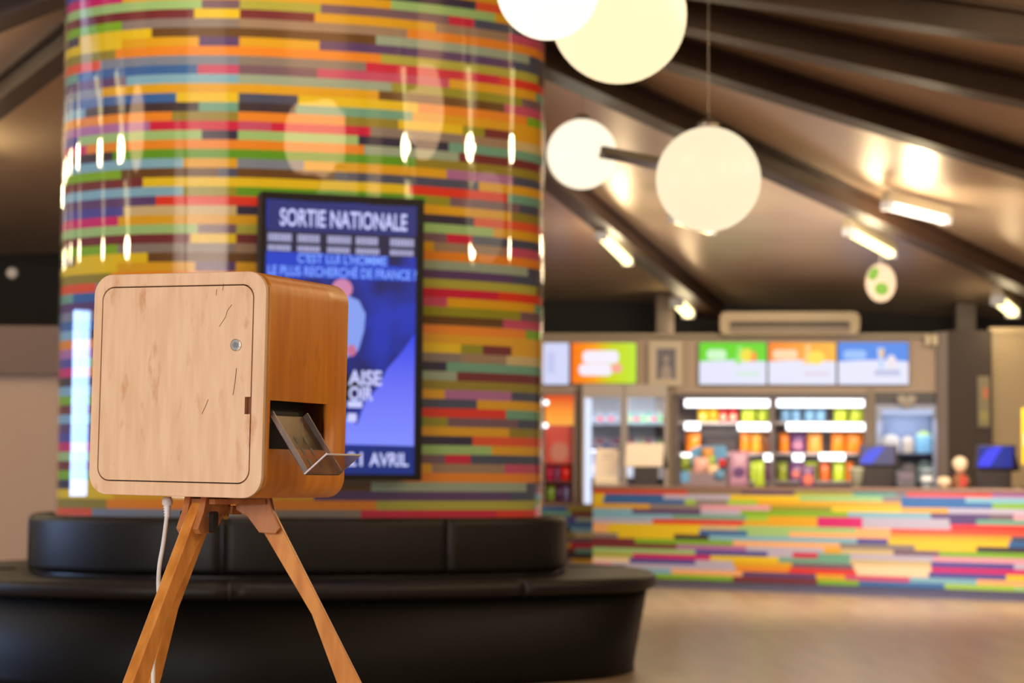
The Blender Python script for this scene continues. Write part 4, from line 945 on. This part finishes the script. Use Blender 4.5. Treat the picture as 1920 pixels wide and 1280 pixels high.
def tubelight(a, b, label, rad=.045, lit=True, s=3.5, power=14, col=(255, 238, 170)):
    d = b-a; L_ = d.length; c = (a+b)/2; q = d.to_track_quat('X', 'Z')
    t = thing('tube_light', label, 'tube light', c, q.to_euler(), 'linear tube lights on the roof beams')
    bm = new(); bx(bm, -L_/2-.06, L_/2+.06, -rad*1.1, rad*1.1, rad*.5, rad*2.4, .01); obj('housing', bm, mat('lamp_housing', (150, 136, 112), .4), t)
    bm = new(); tube(bm, [(-L_/2, 0, 0), (L_/2, 0, 0)], rad, 12)
    obj('tube', bm, em('tube_%d%d' % (col[2], int(s*10)), col, s) if lit else mat('lamp_grey', (150, 146, 160), .35), t, True)
    for e_ in (-1, 1):
        bm = new(); bx(bm, e_*(L_/2+.03)-.03, e_*(L_/2+.03)+.03, -rad*1.2, rad*1.2, -rad, rad*.6, .008); obj('end_cap', bm, mat('cap_grey', (170, 168, 176), .4), t)
    if lit and power:
        l = bpy.data.lights.new('tube_glow', 'POINT'); l.energy = power; l.color = (1, .80, .48); l.shadow_soft_size = .1
        o = bpy.data.objects.new('tube_glow', l); C.objects.link(o); o.location = c-Vector((0, 0, .22))
def RH_(px, py, d): return roof_hit(px, py, d)
def tl(x0, y0, x1, y1, d, label, **k_):
    a = RH_(x0, y0, d); b = RH_(x1, y1, d)
    if (b-a).length > 1.6:                       # keep the tube to a real length, around its middle depth
        m_ = (a.y+b.y)/2; h = (1.3*(1 if b.y > a.y else -1)*.42); a = at(x0, y0, m_-h); b = at(x1, y1, m_+h)
    tubelight(a, b, label, **k_)
tl(1129, 442, 1176, 489, .22, 'short tube light left of the nearest roof beam, beside the column')
tl(-130, 290, -60, 322, .2, 'tube light on the ceiling at the left picture edge', power=30)
tl(1594, 434, 1668, 474, .25, 'tube light just below the middle roof beam')
tl(1668, 385, 1768, 410, .15, 'whiter tube light on the ceiling panel above the middle beam', col=(255, 244, 226), power=34)
tl(1270, 566, 1290, 586, .2, 'tiny end-on tube light beside the left post', rad=.06, power=6)
tl(1872, 562, 1898, 584, .2, 'tube light seen end-on right of the right post', rad=.06, power=6)
tl(1266, 411, 1330, 431, .22, 'tube light mostly hidden behind the lowest globe pendant', rad=.035)
a_ = at(1140, 292, 12.6); b_ = at(1236, 312, 12.2); tubelight(a_, b_, 'unlit grey tube lamp running between two globe pendants', .022, False)
# further tube lights round the hall, seen as streaks on the glossy column
side = {True: 'right', False: 'left'}
cnt_ = {True: 0, False: 0}
for az_ in beams:
    dg = math.degrees((az_+math.pi) % (2*math.pi)-math.pi)
    if not (-135 < dg < -38 or 88 < dg < 135): continue
    rt_ = dg > 0; cnt_[rt_] += 1
    for q_, (ra, rb) in enumerate(((3.9, 6.5), (6.9, 10.2))):
        sh = .17
        pts_ = [Vector((AX+r_*math.sin(az_)+sh*math.cos(az_), AY+r_*math.cos(az_)-sh*math.sin(az_), AZ-SL*r_-.16)) for r_ in (ra, rb)]
        tubelight(pts_[0], pts_[1], '%s tube light along the %s roof beam on the %s of the column' % (['inner', 'outer'][q_], ord_[cnt_[rt_]-1], side[rt_]), s=5.5, power=32)

# hanging oval decoration
p = at(1651, 530, 19.5); s = 19.5/F
t = thing('hanging_decoration', 'white oval hanging decoration with two green patches under the tube light', 'decoration', (p.x, p.y, p.z))
bm = new(); prism(bm, ell(0, 0, 29*s, 37*s, 32), -.02, .02); o = obj('oval_board', bm, mat('egg_white', (176, 162, 152), .6), t)
bv = o.modifiers.new('b', 'BEVEL'); bv.width = .008; bv.segments = 2; bv.limit_method = 'ANGLE'
bm = new(); prism(bm, ell(1*s, -12*s, 13*s, 12*s, 20), -.026, -.02); obj('green_patch', bm, mat('egg_green', (78, 132, 20), .6), t)
bm = new(); prism(bm, ell(-14*s, 16*s, 9*s, 13*s, 20, -.5), -.026, -.02); obj('green_patch', bm, mat('egg_green', (78, 132, 20), .6), t)
bm = new(); tube(bm, [(0, 0, 36*s), (0, 0, roofz(p.x, p.y)-p.z)], .004, 6); obj('hanging_cord', bm, white, t)
# small round glowing dot on the left void
p = at(23, 512, 19.25); t = thing('wall_lamp', 'small round lamp on the dark wall above the left panel', 'lamp', (p.x, p.y, p.z))
bm = new(); prism(bm, ell(0, 0, .042, .042), -.04, .03); obj('lens', bm, em('dim_lamp', (150, 130, 116), 1), t)
bm = new(); prism(bm, ell(0, 0, .055, .055), -.0, .04); obj('rim', bm, black, t)
